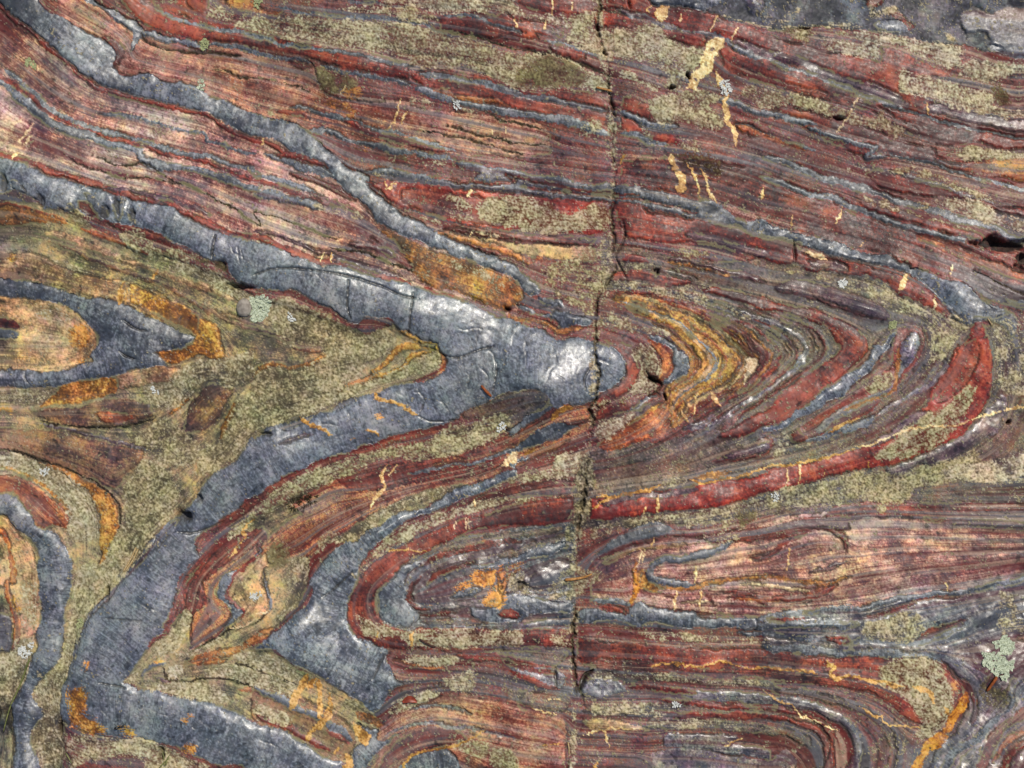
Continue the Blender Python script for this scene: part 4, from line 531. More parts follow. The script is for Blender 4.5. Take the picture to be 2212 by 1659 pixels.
# pale quartz and ochre veins (rock, width or 'P', label, points)
VEINS = [
 ('vein','P','largest cream vein, thick and blocky, at the upper right',"T4 1060,440 1170,450 1160,540 1100,620 1050,700 1040,800 980,840 900,900 870,990 770,980 790,900 820,810 900,770 920,650 980,540 1010,470"),
 ('vein',12,'crooked orange-cream vein right of the largest one',"T4 1090,800 1130,900 1200,1020 1190,1120 1220,1230 1200,1310 1270,1360 1310,1450 1310,1590"),
 ('vein','P','',"T4 480,100 580,110 540,240 490,270 430,190"),
 ('vein',4,'',"T4 390,80 350,120 370,170"),
 ('vein',13,'cream vein with a forked foot right of the crack',"M3 1370,0 1390,90 1430,170 1470,240 1450,340"),
 ('vein','P','',"M3 1410,270 1510,270 1460,340 1420,330"),
 ('vein',4,'',"M3 1510,90 1580,200 1610,290 1615,380"), ('vein',6,'',"M3 1620,130 1670,220 1690,320 1755,410"), ('vein',8,'',"M3 2170,280 2160,370"),
 ('vein',11,'',"M2 1840,310 1790,370"), ('vein',3,'',"M2 1840,655 1805,740"), ('vein',3,'',"M2 1110,230 1120,290 1100,320"), ('vein',3,'',"M2 1210,245 1120,300"), ('vein',3,'',"M2 610,830 560,920"), ('vein',3,'',"M2 660,830 675,940"),
 ('vein',8,'',"M1 190,0 170,40 150,75"), ('cream',5,'',"T1 270,1290 180,1360"), ('cream',6,'',"T1 395,1335 300,1480 240,1560"), ('cream',6,'',"T1 370,1480 300,1600"),
 ('yvein',15,'yellow vein crossing the tan layer at the left',"M1 1050,1080 1030,1180 1020,1270"), ('yvein',5,'',"M1 1085,1100 1060,1260"), ('yvein',6,'',"M1 1320,970 1280,1050"),
 ('vein',6,'',"M4 30,290 15,375"), ('vein',5,'',"M4 710,430 690,500 640,570"), ('vein',3,'',"M4 270,480 280,560 265,620"), ('vein',13,'short fat cream vein across the red layer at the right',"M4 1220,1020 1160,1160"), ('vein',6,'',"M4 1460,1200 1440,1310"),
 ('cream',12,'',"M4 380,820 480,850 570,870"), ('vein',4,'',"M4 1590,940 1570,1040"), ('vein',3,'',"M4 890,740 840,780"),
 ('yvein',9,'orange vein cutting the lower limb of the big grey band',"N2 1010,410 1050,460 1180,490 1290,550 1370,600"), ('yvein',8,'shorter orange vein in the same grey limb, nearer its left end',"N2 390,620 470,670 590,720 660,770"), ('yvein',7,'',"N2 940,720 1010,740 1060,770"), ('yvein',3,'',"N2 820,805 860,812"),
 ('cream','P','pale fan-shaped quartz patch left of the crack',"N2 2090,1030 2140,950 2212,900 N3 80,920 60,1010 0,1020 N2 2120,1040"),
 ('yvein',10,'',"N3 360,650 420,580 480,540 550,540"), ('yvein',7,'',"N3 140,920 240,885"),
 ('vein',6,'',"N2 1120,1020 1070,1120 1090,1220 1000,1320 970,1420"), ('vein',3,'',"N2 1210,1020 1120,1120"), ('cream',3,'',"N2 1780,1450 1790,1560"), ('cream',3,'',"N2 1800,1450 1815,1565"), ('cream',2.6,'',"N2 1700,1490 1680,1570"), ('vein',4,'',"N2 1860,1310 1855,1390"),
 ('vein',6,'',"N3 1720,400 1760,470 1800,525"), ('vein',6,'',"N3 1460,540 1490,600 1530,660"), ('vein',3,'',"N3 1600,400 1570,600"),
 ('yvein',6,'long thin yellow vein along the top of the red band',"N3 700,1390 800,1330 900,1290 980,1260 1080,1250 1200,1230 1290,1180"), ('yvein',4,'',"N3 740,1290 900,1290"),
 ('yvein',5,'',"N3 1530,1135 1620,1180 1800,1150 1950,1120 2100,1080 N4 0,1060 100,1030 210,1035 350,1000 500,970 640,930 800,890"), ('yvein','P','',"N3 1560,1130 1720,1080 1880,1070 1860,1100 1650,1140"),
 ('vein',4,'thin straight vein crossing the bright red lens at the right',"N4 800,860 900,855 1050,790 1200,730 1400,690 1600,690 1750,640 1950,580 2212,510"), ('yvein',5,'',"N4 570,750 680,680 830,620"),
 ('vein',3,'',"N4 220,1050 210,1200"), ('vein',4,'',"N4 335,990 315,1190"), ('vein',3,'',"N4 520,1060 525,1130"), ('yvein',4,'',"N4 905,970 915,1050"), ('vein',6,'',"N3 1270,1260 1260,1430"), ('vein',3,'',"N3 1150,1360 1145,1440"),
 ('yvein',4.5,'wavy yellow vein along the lower right red band',"B3 1190,810 1300,770 1450,770 1600,800 1820,755 1900,795"), ('yvein',3,'',"B3 1900,795 2050,815 2212,800"), ('yvein',4.5,'',"B4 0,800 200,820 470,855"),
 ('yvein',7,'kinked yellow vein near the lower right fold nose',"B4 545,740 560,790 610,810 570,870 640,910 720,880 870,910 1000,920 1100,950 1200,960"), ('yvein',13,'',"B4 1260,970 1360,990 1430,1040 1440,1100"),
 ('ovein',19,'thick orange vein edging the lower right fold nose',"B4 1725,1010 1700,1120 1620,1200 1580,1330 1480,1420 1380,1520 1230,1690"), ('yvein',8,'',"B4 1520,1140 1570,1200"),
 ('yvein',4.5,'zigzag thin yellow vein inside the lower right fold',"B4 820,1140 890,1180 930,1220 1000,1220 1030,1280 1150,1300 1340,1320"), ('vein',3,'',"B4 30,1010 150,1090 260,1140 310,1200 450,1260 640,1350"), ('yvein',8,'',"B3 700,1659 750,1600"), ('vein',4,'',"B4 1550,80 1565,180"),
 ('yvein',14,'left bar of the yellow vein lattice at the lower left',"B2 460,860 400,980 350,1080 310,1170"), ('yvein',10,'',"B2 540,890 440,990"), ('yvein',10,'',"B2 550,900 555,1050 560,1150 560,1250"), ('yvein',14,'right bar of the yellow vein lattice at the lower left',"B2 660,1110 600,1230 500,1340 450,1430"), ('yvein',8,'',"B2 640,1030 630,1120"),
 ('obrown','P','brown crust block at the end of the vein lattice',"B2 860,1180 960,1200 1090,1290 1060,1320 930,1270 860,1230"), ('glich','P','',"B2 760,1130 800,1080 870,1100 890,1150 830,1170"), ('yvein','P','',"B2 830,1290 900,1330 990,1390 940,1470 870,1420"), ('yvein','P','',"B2 770,1540 820,1560 830,1700 760,1700"),
 ('yvein',6,'long yellow vein running off the bottom edge left of the crack',"B2 1230,1640 1300,1590 1480,1510 1650,1480 1780,1430 1960,1330"), ('yvein',7,'',"B2 720,1480 680,1530"),
 ('yvein',6,'',"C2 300,1030 260,1120"), ('yvein',9,'',"C2 580,1020 570,1100 575,1170"), ('yvein',4.5,'',"C2 370,370 460,350 580,355 690,370"), ('vein',3,'',"C2 585,370 580,430"),
 ('ovein',8,'upright orange vein in the pink swirls',"C3 390,560 380,680 390,800 350,940"), ('vein',3.5,'',"C3 730,820 700,990"), ('vein',4,'',"C3 940,820 935,900 915,1000"), ('vein',6,'',"C3 550,390 510,450"), ('cream',3,'',"C3 440,500 400,600 370,680"), ('cream',3,'',"C3 470,490 430,620"), ('vein',3.5,'',"C3 890,610 880,770"), ('vein',3,'',"C3 1690,470 1665,690"),
 ('yvein',3.5,'',"N1 2143,1480 2040,1580 C1 1200,240 1130,340 1070,430"), ('cream',3,'',"C1 1400,870 1290,905"), ('cream',3,'',"C1 1300,940 1180,1000 1060,1025"),
 ('vein',4,'',"B3 820,1330 830,1400 855,1490"), ('vein',3,'',"B3 640,1370 800,1330 1000,1320 1120,1325"), ('vein',4,'',"B3 320,1080 460,1060"), ('vein',3,'',"B3 200,1140 420,1200"), ('yvein',4,'',"B3 250,1460 430,1430"), ('vein',3,'',"B3 1830,1470 1990,1410"),
 ('cream',4,'',"T5 460,1010 400,1110 330,1250 210,1420"), ('vein',3,'',"T5 1190,1080 1210,1220"), ('yvein',3,'',"M3 1010,0 930,90"),
 ('vein',4,'',"T2 2130,1060 2090,1150 2050,1300 1970,1400"), ('vein',4,'',"T2 2200,1190 2110,1340"), ('vein',3,'',"T2 650,1480 620,1550 560,1610"), ('vein',3,'',"T3 1540,0 1535,190"), ('vein',3,'',"T3 1770,50 1760,140"), ('vein',6,'',"T3 1135,250 1155,340"), ('vein',5,'',"T3 1455,250 1465,370"), ('vein',3,'',"T4 720,180 690,290"), ('vein',3,'',"T4 1080,210 1020,380"), ('vein',3,'',"T4 1320,320 1230,470"), ('vein',4,'',"T2 1540,930 1450,1020"), ('vein',3,'',"T3 1040,1370 1035,1450"), ('vein',3,'',"T3 895,1390 890,1460"),
]
# ------------------------------------------------------------------ fields on the rock surface
P = 2.2                                   # traced units per grid step
X0, Y0 = -6.0, -6.0
W, H = int(2512 / P), int(1887 / P)
rng = np.random.default_rng(7)
f32 = np.float32


def box1(a, r, ax):
    n = a.shape[ax]
    pad = [(0, 0), (0, 0)]
    pad[ax] = (r + 1, r)
    c = np.cumsum(np.pad(a, pad, mode='edge'), axis=ax, dtype=np.float64)
    k = 2 * r + 1
    if ax == 0:
        return ((c[k:k + n] - c[:n]) / k).astype(f32)
    return ((c[:, k:k + n] - c[:, :n]) / k).astype(f32)


def blur(a, s):
    a = a.astype(f32)
    if s < 0.9:
        w = min(0.33, s * s / 2)
        for ax in (0, 1):
            p = [(0, 0), (0, 0)]
            p[ax] = (1, 1)
            b = np.pad(a, p, mode='edge')
            a = (b[:-2] * w + b[1:-1] * (1 - 2 * w) + b[2:] * w) if ax == 0 else (b[:, :-2] * w + b[:, 1:-1] * (1 - 2 * w) + b[:, 2:] * w)
        return a
    r = max(1, int(round((math.sqrt(4 * s * s + 1) - 1) / 2)))
    for _ in range(3):
        a = box1(box1(a, r, 0), r, 1)
    return a


def norm(a):
    a = a - a.mean()
    return (a / (a.std() + 1e-9)).astype(f32)


def gnoise(s):
    """smooth random field with feature size s (grid steps), unit variance"""
    if s > 6:
        q = int(s // 3)
        h, w = H // q + 4, W // q + 4
        small = blur(rng.standard_normal((h, w)).astype(f32), s / q)
        yy = np.arange(H) / q
        xx = np.arange(W) / q
        yi, xi = yy.astype(int), xx.astype(int)
        fy, fx = (yy - yi)[:, None].astype(f32), (xx - xi)[None].astype(f32)
        a, b = small[yi][:, xi], small[yi][:, xi + 1]
        c, d = small[yi + 1][:, xi], small[yi + 1][:, xi + 1]
        return norm((a * (1 - fx) + b * fx) * (1 - fy) + (c * (1 - fx) + d * fx) * fy)
    return norm(blur(rng.standard_normal((H, W)).astype(f32), s))


def uni(z):
    return 0.5 * (1 + np.tanh(0.7978 * (z + 0.044715 * z ** 3)))


def parse(txt):
    pts, t = [], None
    for tok in txt.split():
        if tok in TILES:
            t = TILES[tok]
        else:
            a, b = tok.split(',')
            pts.append((t[0] + float(a) * t[2], t[1] + float(b) * t[2]))
    p = np.array(pts)
    for k, mx in ((0, 2500), (1, 1875)):          # let outlines that touch the frame run past it
        p[:, k] = np.where(p[:, k] < 7, np.minimum(p[:, k], -30), p[:, k])
        p[:, k] = np.where(p[:, k] > mx - 7, np.maximum(p[:, k], mx + 30), p[:, k])
    return p


def smooth(p, closed, step=6.0):
    """Catmull-Rom through the points (centripetal), resampled"""
    n = len(p)
    if n < 3:
        m = max(2, int(np.hypot(*(p[-1] - p[0])) / step) + 1)
        t = np.linspace(0, 1, m)[:, None]
        return p[0] * (1 - t) + p[-1] * t
    v = np.roll(p, -1, 0) - p
    ang = np.arctan2(v[:, 1], v[:, 0])
    turn = np.abs((ang - np.roll(ang, 1) + np.pi) % (2 * np.pi) - np.pi)
    soft = np.where(turn > 1.25, .12, 1.0)
    out = []
    for i in range(n if closed else n - 1):
        if closed:
            a, b, c, d = p[i - 1], p[i], p[(i + 1) % n], p[(i + 2) % n]
        else:
            b, c = p[i], p[i + 1]
            a = p[i - 1] if i else 2 * b - c
            d = p[i + 2] if i + 2 < n else 2 * c - b
        l0, l1, l2 = (max(1e-3, math.sqrt(np.hypot(*(v - u)))) for u, v in ((a, b), (b, c), (c, d)))
        m1 = l1 * ((b - a) / l0 - (c - a) / (l0 + l1) + (c - b) / l1) if l0 > 1e-2 else c - b
        m2 = l1 * ((c - b) / l1 - (d - b) / (l1 + l2) + (d - c) / l2) if l2 > 1e-2 else c - b
        if closed:
            m1, m2 = m1 * soft[i], m2 * soft[(i + 1) % n]
        m = max(1, int(np.hypot(*(c - b)) / step))
        t = (np.arange(m) / m)[:, None]
        out.append((2 * t ** 3 - 3 * t ** 2 + 1) * b + (t ** 3 - 2 * t ** 2 + t) * m1 + (-2 * t ** 3 + 3 * t ** 2) * c + (t ** 3 - t ** 2) * m2)
    if not closed:
        out.append(p[-1:])
    return np.vstack(out)


def ribbon(c, w, taper=True, wob=0.25):
    """outline of a stripe of width w along the line c, uneven and thinning to its ends"""
    rng = np.random.default_rng(int(abs(c[0, 0] * 131 + c[0, 1] * 17 + c[-1, 0] * 7)) % 2 ** 31)
    d = np.gradient(c, axis=0)
    d /= np.maximum(1e-6, np.hypot(d[:, 0], d[:, 1]))[:, None]
    nrm = np.stack([-d[:, 1], d[:, 0]], 1)
    n = len(c)
    s = np.linspace(0, 1, n)
    k = max(3, n // 5)
    v1 = np.interp(s, np.linspace(0, 1, k), rng.uniform(1 - wob, 1 + wob, k))
    v2 = np.interp(s, np.linspace(0, 1, k), rng.uniform(1 - wob, 1 + wob, k))
    e = np.minimum(1, np.minimum(s, 1 - s) * n / 5 + 0.25) if taper else 1
    return np.vstack([c + nrm * (w / 2 * v1 * e)[:, None], (c - nrm * (w / 2 * v2 * e)[:, None])[::-1]])


def raster(p):
    """even-odd fill; returns (row slice, column slice, mask) or None"""
    gx, gy = (p[:, 0] - X0) / P, (p[:, 1] - Y0) / P
    j0, j1 = max(0, int(gy.min())), min(H, int(gy.max()) + 2)
    i0, i1 = max(0, int(gx.min())), min(W, int(gx.max()) + 2)
    if j1 <= j0 or i1 <= i0:
        return None
    acc = np.zeros((j1 - j0, i1 - i0 + 1), np.int16)
    wd = i1 - i0
    xs, ys = gx, gy
    xe, ye = np.roll(gx, -1), np.roll(gy, -1)
    for xa, ya, xb, yb in zip(xs, ys, xe, ye):
        if ya == yb:
            continue
        if ya > yb:
            xa, ya, xb, yb = xb, yb, xa, ya
        r0, r1 = max(j0, math.ceil(ya)), min(j1, math.ceil(yb))
        if r1 <= r0:
            continue
        rows = np.arange(r0, r1)
        xi = np.ceil(xa + (rows - ya) * ((xb - xa) / (yb - ya))) - i0
        np.add.at(acc, (rows - j0, np.clip(xi, 0, wd).astype(int)), 1)
    return slice(j0, j1), slice(i0, i1), (np.cumsum(acc, axis=1)[:, :wd] & 1).astype(bool)


# ------------------------------------------------------------------ what each kind of stone looks like
# colours: hex stops from the darkest to the palest grain of the stone itself
# mix: weights of fine streak, long lamination, cross fibre, mid mottle, big blotch, grain
STONE = {
 #            name            height gloss  stops                                          s    l    c    m    b    g
 'lam':      ('laminated_stone', 0, .52, '4a3c3d 784540 95564a 6a5f60 a4695b 5c4040 8a5248', (.5, .9, 0, .3, .3, .25)),
 'lam2':     ('laminated_stone', 0, .50, '4a4041 764644 90584c 64595c 9a6554 7a6c6e 5f4545', (.4, .9, 0, .4, .3, .3)),
 'lamtan':   ('laminated_stone', 1, .50, '603e3a 95503f bb8664 cda97a 825450 c6946e a5594a', (.6, .9, 0, .2, .2, .25)),
 'lamor':    ('laminated_stone', 0, .52, '5c3a26 965a2e b2772f c69850 8c6240 d0a65a 7c4c32', (.6, .8, 0, .4, .3, .3)),
 'grey':     ('grey_band', 4.5, 0.44, '45474b 585b60 6e7277 868a8f', (.25, .15, .45, .4, .3, .45)),
 'sgrey':    ('grey_stripe', 2, 0.5, '3c3e41 545659 6e7174 8d9093', (.4, .2, .35, .5, .5, .5)),
 'grey2':    ('grey_band', 5, 0.38, '505358 64686d 7a7e84 93979c', (.25, .15, .45, .35, .2, .45)),
 'gmain':    ('grey_band', 10, .38, '575a5e 686b70 787c81 898d93', (.2, .1, .45, .3, .18, .5)),
 'dgrey':    ('dark_grey_band_or_shade', 2.5, 0.5, '333538 484a4e 61646a 7e8288', (.2, .3, .5, .4, .4, .4)),  # real dark bands, and shade painted on the big band's edges and facets
 'pgrey':    ('purple_grey_band', 2.5, 0.37, '443e42 5e565b 7c7579 a6a2a4', (.5, .3, .2, .5, .5, .4)),
 'mixgrey':  ('mottled_grey_band', 1, .42, '3e4044 5e6165 64504f 757a7e 584a4a 8e9296', (.5, .6, .1, .6, .4, .5)),
 'red':      ('red_band', 3, .48, '4a2321 6e2f27 8a4133 a35c4a', (.35, .35, .2, .5, .6, .4)),
 'bred':     ('bright_red_band', 3.5, .46, '6a2823 88322a 9a4034 b2604d', (.3, .2, .3, .5, .6, .4)),
 'maroon':   ('maroon_band', 1, .42, '442c2a 673b35 83493f 985f52', (.5, .5, .1, .4, .5, .4)),
 'purple':   ('purple_band', 3, .36, '44323a 5c454c 73585e 928082', (.5, .4, .1, .4, .4, .3)),
 'lilac':    ('lilac_band', 0, .45, '62525a 84727a 9c9092 b8aaac', (.4, .3, .1, .6, .6, .4)),  # real lilac stone, and the glare streak painted in the lower right corner
 'pink':     ('pink_band', 0, .50, '5a3c42 86584f aa8175 c09e90 dac4b6', (.6, .5, .1, .4, .7, .3)),
 'salmon':   ('salmon_band', 0, .50, '62382e 865042 a26f5d b48876 c8a892', (.6, .6, .1, .3, .6, .3)),
 'pinktan':  ('tan_pink_band', -1, .55, '745640 9c7e5c b89a78 d0b494', (.5, .3, .1, .5, .6, .4)),
 'rust':     ('rust_band', 0, .50, '703c2a 94502e b06a44 c89464', (.5, .4, 0, .5, .5, .4)),
 'rbrown':   ('red_brown_band', -2, .55, '4c3a34 6a5044 86684f 9c8468', (.5, .4, 0, .5, .6, .4)),
 'ochre':    ('ochre_band', -.5, .58, '70481e 9a6a2e b98844 cdaa68', (.4, .3, 0, .8, .5, .8)),
 'obrown':   ('orange_brown_band', -.5, .58, '5a402a 84562f a46e3c bc9462', (.4, .3, 0, .6, .5, .5)),
 'tan':      ('tan_band', -2, .62, '765f42 a58a60 c2a67a d6bd94', (.5, .3, 0, .5, .6, .4)),
 'tanbrown': ('tan_brown_band', -4, .65, '584e3e 80725a 9c8e6c b4a684', (.6, .5, 0, .5, .5, .4)),
 'gdirt':    ('speckled_band', -2, .62, '3e3634 6e6054 5c4a48 847466 6e666a 988c78 7a554c', (.5, .8, 0, .5, .4, .7)),
 'rough':    ('broken_grey_rock', 2, 0.74, '1f2023 303135 3f383b 4c4f53 686b70', (.2, 0, .2, .7, .6, .5)),
 'moss':     ('dark_seam', -1.5, .8, '28241c 443c30 5c5344', (.3, .2, 0, .3, .3, .6)),
 'cream':    ('quartz_patch', 1, .45, 'c0a078 dcc29c ecdabc', (.5, .2, .2, .4, .4, .4)),
 'vein':     ('vein', 1.2, .5, 'b98c52 d6b078 e4c890 f0deb8', (.3, .1, .1, .5, .4, .5)),
 'yvein':    ('yellow_vein', 1, .55, '8c6028 b2823a c69c54 d8b67e', (.3, .1, .1, .5, .4, .5)),
 'ovein':    ('orange_vein', 1.5, .5, '7a4418 a8661e c48428 d0a048', (.4, .2, .1, .5, .5, .4)),
 'lich':     ('lichen_crust', .8, .9, '5a513c 82775c a09576 b6ab8e cac0a6', (.35, 0, 0, .3, .3, 1.2)),
 'plich':    ('lichen_crust', .8, .9, '7c7258 a0957a b5aa8e c6bda4 d8ceb4', (.35, 0, 0, .3, .3, 1.2)),
 'glich':    ('lichen_crust', .8, .9, '565039 7b7456 988f6c b0a784 c6bc9e', (.35, 0, 0, .3, .3, 1.2)),
 'dlich':    ('lichen_crust', .5, .9, '332e20 57503a 746a50 938a68', (.35, 0, 0, .55, .6, .75)),
}
SPECK = dict(gdirt=.17, mixgrey=.12, lam=.12, lam2=.16, pink=.035, salmon=.05, maroon=.10, red=.035, bred=.03, grey=.03, sgrey=.06, grey2=.035, gmain=.008, dgrey=.10, pgrey=.06,
             purple=.05, tanbrown=.2, tan=.07, rbrown=.10, lamtan=.05, lamor=.10, pinktan=.10, rust=.08, ochre=.06, obrown=.16, rough=.05, lilac=.08)
RELIEF = dict(rough=1.5, gdirt=1.3, tanbrown=1.2, mixgrey=1.2, lich=1.0, plich=1.0, glich=1.2, dlich=1.2, gmain=.6, red=.6, purple=.5, pgrey=1.2, grey=.8)
KEYS = list(STONE)
KI = {k: i for i, k in enumerate(KEYS)}


def lin(hexes):
    a = np.array([[int(h[i:i + 2], 16) / 255 for i in (0, 2, 4)] for h in hexes.split()])
    return np.where(a <= .04045, a / 12.92, ((a + .055) / 1.055) ** 2.4)


ALBEDO = 0.74
# ------------------------------------------------------------------ phase 1: lay the bands
ids = []                                   # (object name, stone key, label, layer)
lab = np.zeros((H, W), np.int16)
ids.append(('bedrock', 'lam', '', 'bed'))
QC = 4
hc, wc = H // QC + 2, W // QC + 2
ta, tb, tw = (np.zeros((hc, wc), f32) for _ in range(3))


def guide(c):
    d = np.diff(c, axis=0)
    m = (c[1:] + c[:-1]) / 2
    ln = np.hypot(d[:, 0], d[:, 1])
    near = np.interp(m[:, 1], CRK[:, 1], CRK[:, 0])
    ok = (np.abs(m[:, 0] - near) > 34) & (m[:, 0] > 4) & (m[:, 0] < 2496) & (m[:, 1] > 4) & (m[:, 1] < 1871) & (ln > 1e-3)
    d, m, ln = d[ok], m[ok], ln[ok]
    th = 2 * np.arctan2(d[:, 1], d[:, 0])
    j, i = ((m[:, 1] - Y0) / P / QC).astype(int), ((m[:, 0] - X0) / P / QC).astype(int)
    np.add.at(ta, (j, i), np.cos(th) * ln)
    np.add.at(tb, (j, i), np.sin(th) * ln)
    np.add.at(tw, (j, i), ln)




def nested(outer, inner, rows):
    """thin layers threaded between two traced curves"""
    a = smooth(parse(outer), False, 4)
    b = smooth(parse(inner), False, 4)
    t = np.linspace(0, 1, 60)
    a, b = (np.stack([np.interp(t * (len(c) - 1), np.arange(len(c)), c[:, k]) for k in (0, 1)], 1) for c in (a, b))
    return [(w, key, '', a * (1 - f) + b * f) for f, w, key in rows]


ORANGE_OUT = "M3 900,1190 1100,1185 1300,1220 1480,1290 1640,1360 1780,1430 1900,1490 2000,1570 2080,1659 N3 2130,100 2100,200 2040,290 1960,380 1800,430 1600,540 1480,640"
ORANGE_IN = "M3 960,1290 1050,1350 1200,1420 1330,1480 1400,1560 1420,1600 N3 1480,60 1540,150 1540,200 1440,300 1340,380 1340,500"
BEND_IN = "M3 1000,1090 1300,1140 1660,1190 2100,1300 M4 120,1330 300,1380 440,1430 560,1490 620,1590 N4 640,10 620,60 560,150 460,210 360,270 260,340 130,440 0,520 N3 1950,690 1800,770"
k_ = next(q for q, b_ in enumerate(BANDS) if b_[2].startswith('pale cream streak'))
BANDS[k_:k_] = nested(ORANGE_OUT, ORANGE_IN, ((.08, 7, 'rust'), (.17, 8, 'tan'), (.26, 6, 'rbrown'), (.35, 11, 'ochre'), (.45, 5, 'rust'), (.54, 12, 'ochre'), (.63, 5, 'grey'), (.70, 8, 'pinktan'), (.80, 11, 'ochre'), (.9, 7, 'rust')))
k_ = next(q for q, b_ in enumerate(BANDS) if b_[2].startswith('orange and brown striped fold'))
BANDS[k_:k_] = nested(BEND_IN, ORANGE_OUT, ((.14, 9, 'maroon'), (.26, 7, 'gdirt'), (.38, 11, 'pgrey'), (.5, 7, 'maroon'), (.6, 9, 'gdirt'), (.72, 9, 'red'), (.84, 7, 'obrown'), (.94, 7, 'red')))
CRK = parse(CRACK)
CRK = CRK[np.argsort(CRK[:, 1])]
for nb, (kind, key, label, txt) in enumerate(BANDS):
    p = parse(txt) if isinstance(txt, str) else txt
    if kind == 'P':
        o = smooth(p, True)
        if nb > 3:
            guide(np.vstack([o, o[:1]]))
    else:
        key = 'sgrey' if key == 'grey' else key
        c = smooth(p, False) if isinstance(txt, str) else p
        guide(c)
        o = ribbon(c, kind, wob=.35)
    r = raster(o)
    ids.append((STONE[key][0], key, label, 'band'))
    if r:
        v = lab[r[0], r[1]]
        v[r[2]] = len(ids) - 1

# direction of the layering everywhere, spread out from the outlines
A = np.zeros_like(ta)
B = np.zeros_like(ta)
for s, k in ((1.2, 1.0), (3, .5), (7, .3), (16, .15), (40, .06)):
    wgt = blur(tw, s) + 1e-6
    A += k * blur(ta, s) / (wgt + .6 * wgt.mean())
    B += k * blur(tb, s) / (wgt + .6 * wgt.mean())
th = 0.5 * np.arctan2(blur(B, 1), blur(A, 1))
jj, ii = np.mgrid[0:H, 0:W]
th = th[jj // QC, ii // QC]
VX, VY = blur(np.cos(2 * th), 3), blur(np.sin(2 * th), 3)
th = 0.5 * np.arctan2(VY, VX)
VX, VY = np.cos(th).astype(f32), np.sin(th).astype(f32)
JX, IX = jj.astype(f32), ii.astype(f32)


def lic(fields, counts, vx, vy, step):
    """smear noise fields along the layering"""
    out = [f.copy() for f in fields]
    num = [1] * len(fields)
    for sg in (1, -1):
        x, y = IX.copy(), JX.copy()
        px, py = vx * sg, vy * sg
        for k in range(max(counts)):
            x += px * step
            y += py * step
            np.clip(x, 0, W - 1.01, out=x)
            np.clip(y, 0, H - 1.01, out=y)
            q = (y + .5).astype(np.int32) * W + (x + .5).astype(np.int32)
            nx, ny = vx.ravel()[q], vy.ravel()[q]
            sgn = np.where(nx * px + ny * py < 0, f32(-1), f32(1))
            px, py = nx * sgn, ny * sgn
            for m, f in enumerate(fields):
                if k < counts[m]:
                    out[m] += f.ravel()[q]
    return [norm(o) for o in out]


n0 = rng.standard_normal((H, W)).astype(f32)
n1 = gnoise(1.0)
n2 = gnoise(2.2)
S_f, S_l, S_w = lic([n0, n1, n2], [9, 34, 46], VX, VY, 1.4)
X_a, X_b, X_c, X_d = lic([n0, norm(blur(rng.standard_normal((H, W)).astype(f32), .6)), norm(blur(rng.standard_normal((H, W)).astype(f32), 1.3)), n2], [36, 44, 50, 50], VX, VY, 1.4)
X_a, X_b, X_c, X_d = lic([X_a, X_b, X_c, X_d], [36, 44, 50, 50], VX, VY, 1.4)
S_l = norm(.8 * X_b + .8 * X_c + .25 * S_l)
C_f = lic([n0], [6], -VY, VX, 1.2)[0]
M_s, M_m, M_b = norm(gnoise(2.5) + .6 * gnoise(1.2)), norm(gnoise(7) + .5 * gnoise(3)), norm(gnoise(26) + .5 * gnoise(11))
G_f = norm(blur(rng.standard_normal((H, W)).astype(f32), .6))

# uneven natural edges
wx = gnoise(5) * .85 + gnoise(1.6) * .5
wy = gnoise(5) * .85 + gnoise(1.6) * .5
lab = lab[np.clip(jj + np.round(wy), 0, H - 1).astype(int), np.clip(ii + np.round(wx), 0, W - 1).astype(int)]
band_lab = lab.copy()

# ------------------------------------------------------------------ phase 2: stains, then crusts
EN = norm(.6 * M_m + .8 * M_s + .7 * G_f + .7 * S_f)
ES = norm(.7 * M_m + .5 * M_s + .9 * S_f)


ALPHA = np.ones((H, W), f32)


def cover_mask(o, cover, nz, soft):
    g = max(2, int(soft * 3))
    r = raster(o)
    if not r:
        return None
    sj = slice(max(0, r[0].start - g), min(H, r[0].stop + g))
    si = slice(max(0, r[1].start - g), min(W, r[1].stop + g))
    m = np.zeros((sj.stop - sj.start, si.stop - si.start), f32)
    m[r[0].start - sj.start:r[0].stop - sj.start, r[1].start - si.start:r[1].stop - si.start] = r[2]
    m = blur(m, soft)
    fld = m + .9 * (uni(nz[sj, si]) - .5) - (1.45 - .9 * cover) * (.93 if cover < .7 else .84)
    hit = fld > 0
    al = ALPHA[sj, si]
    al[hit] = np.clip(.45 + fld[hit] / .38, 0, 1)
    return sj, si, hit


for key, cover, label, txt in STAINS:
    r = cover_mask(smooth(parse(txt), True), cover, ES, 3.0)
    ids.append(('rust_stain', key, label, 'stain'))
    if r:
        v = lab[r[0], r[1]]
        v[r[2]] = len(ids) - 1
film = len(ids)
FILM = {}
for key in ('lich', 'plich', 'glich', 'dlich'):
    FILM[key] = len(ids)
    ids.append(('lichen_film', key, '', 'film'))
crust_h = np.zeros((H, W), f32)
for key, cover, label, txt in CRUSTS:
    r = cover_mask(smooth(parse(txt), True), cover, EN, 2.6)
    if not r:
        continue
    if label:
        ids.append(('lichen_crust', key, label, 'crust'))
        n = len(ids) - 1
    else:
        n = FILM[key]
    v = lab[r[0], r[1]]
    v[r[2]] = n
# the lining of the long crack
c = smooth(parse(CRACK_LICHEN), False)
r = cover_mask(ribbon(c, 21, False, .75), .66, EN, 3.0)
ids.append(('lichen_crust', 'lich', 'speckled lichen lining the long vertical crack', 'crust'))
lab[r[0], r[1]][r[2]] = len(ids) - 1



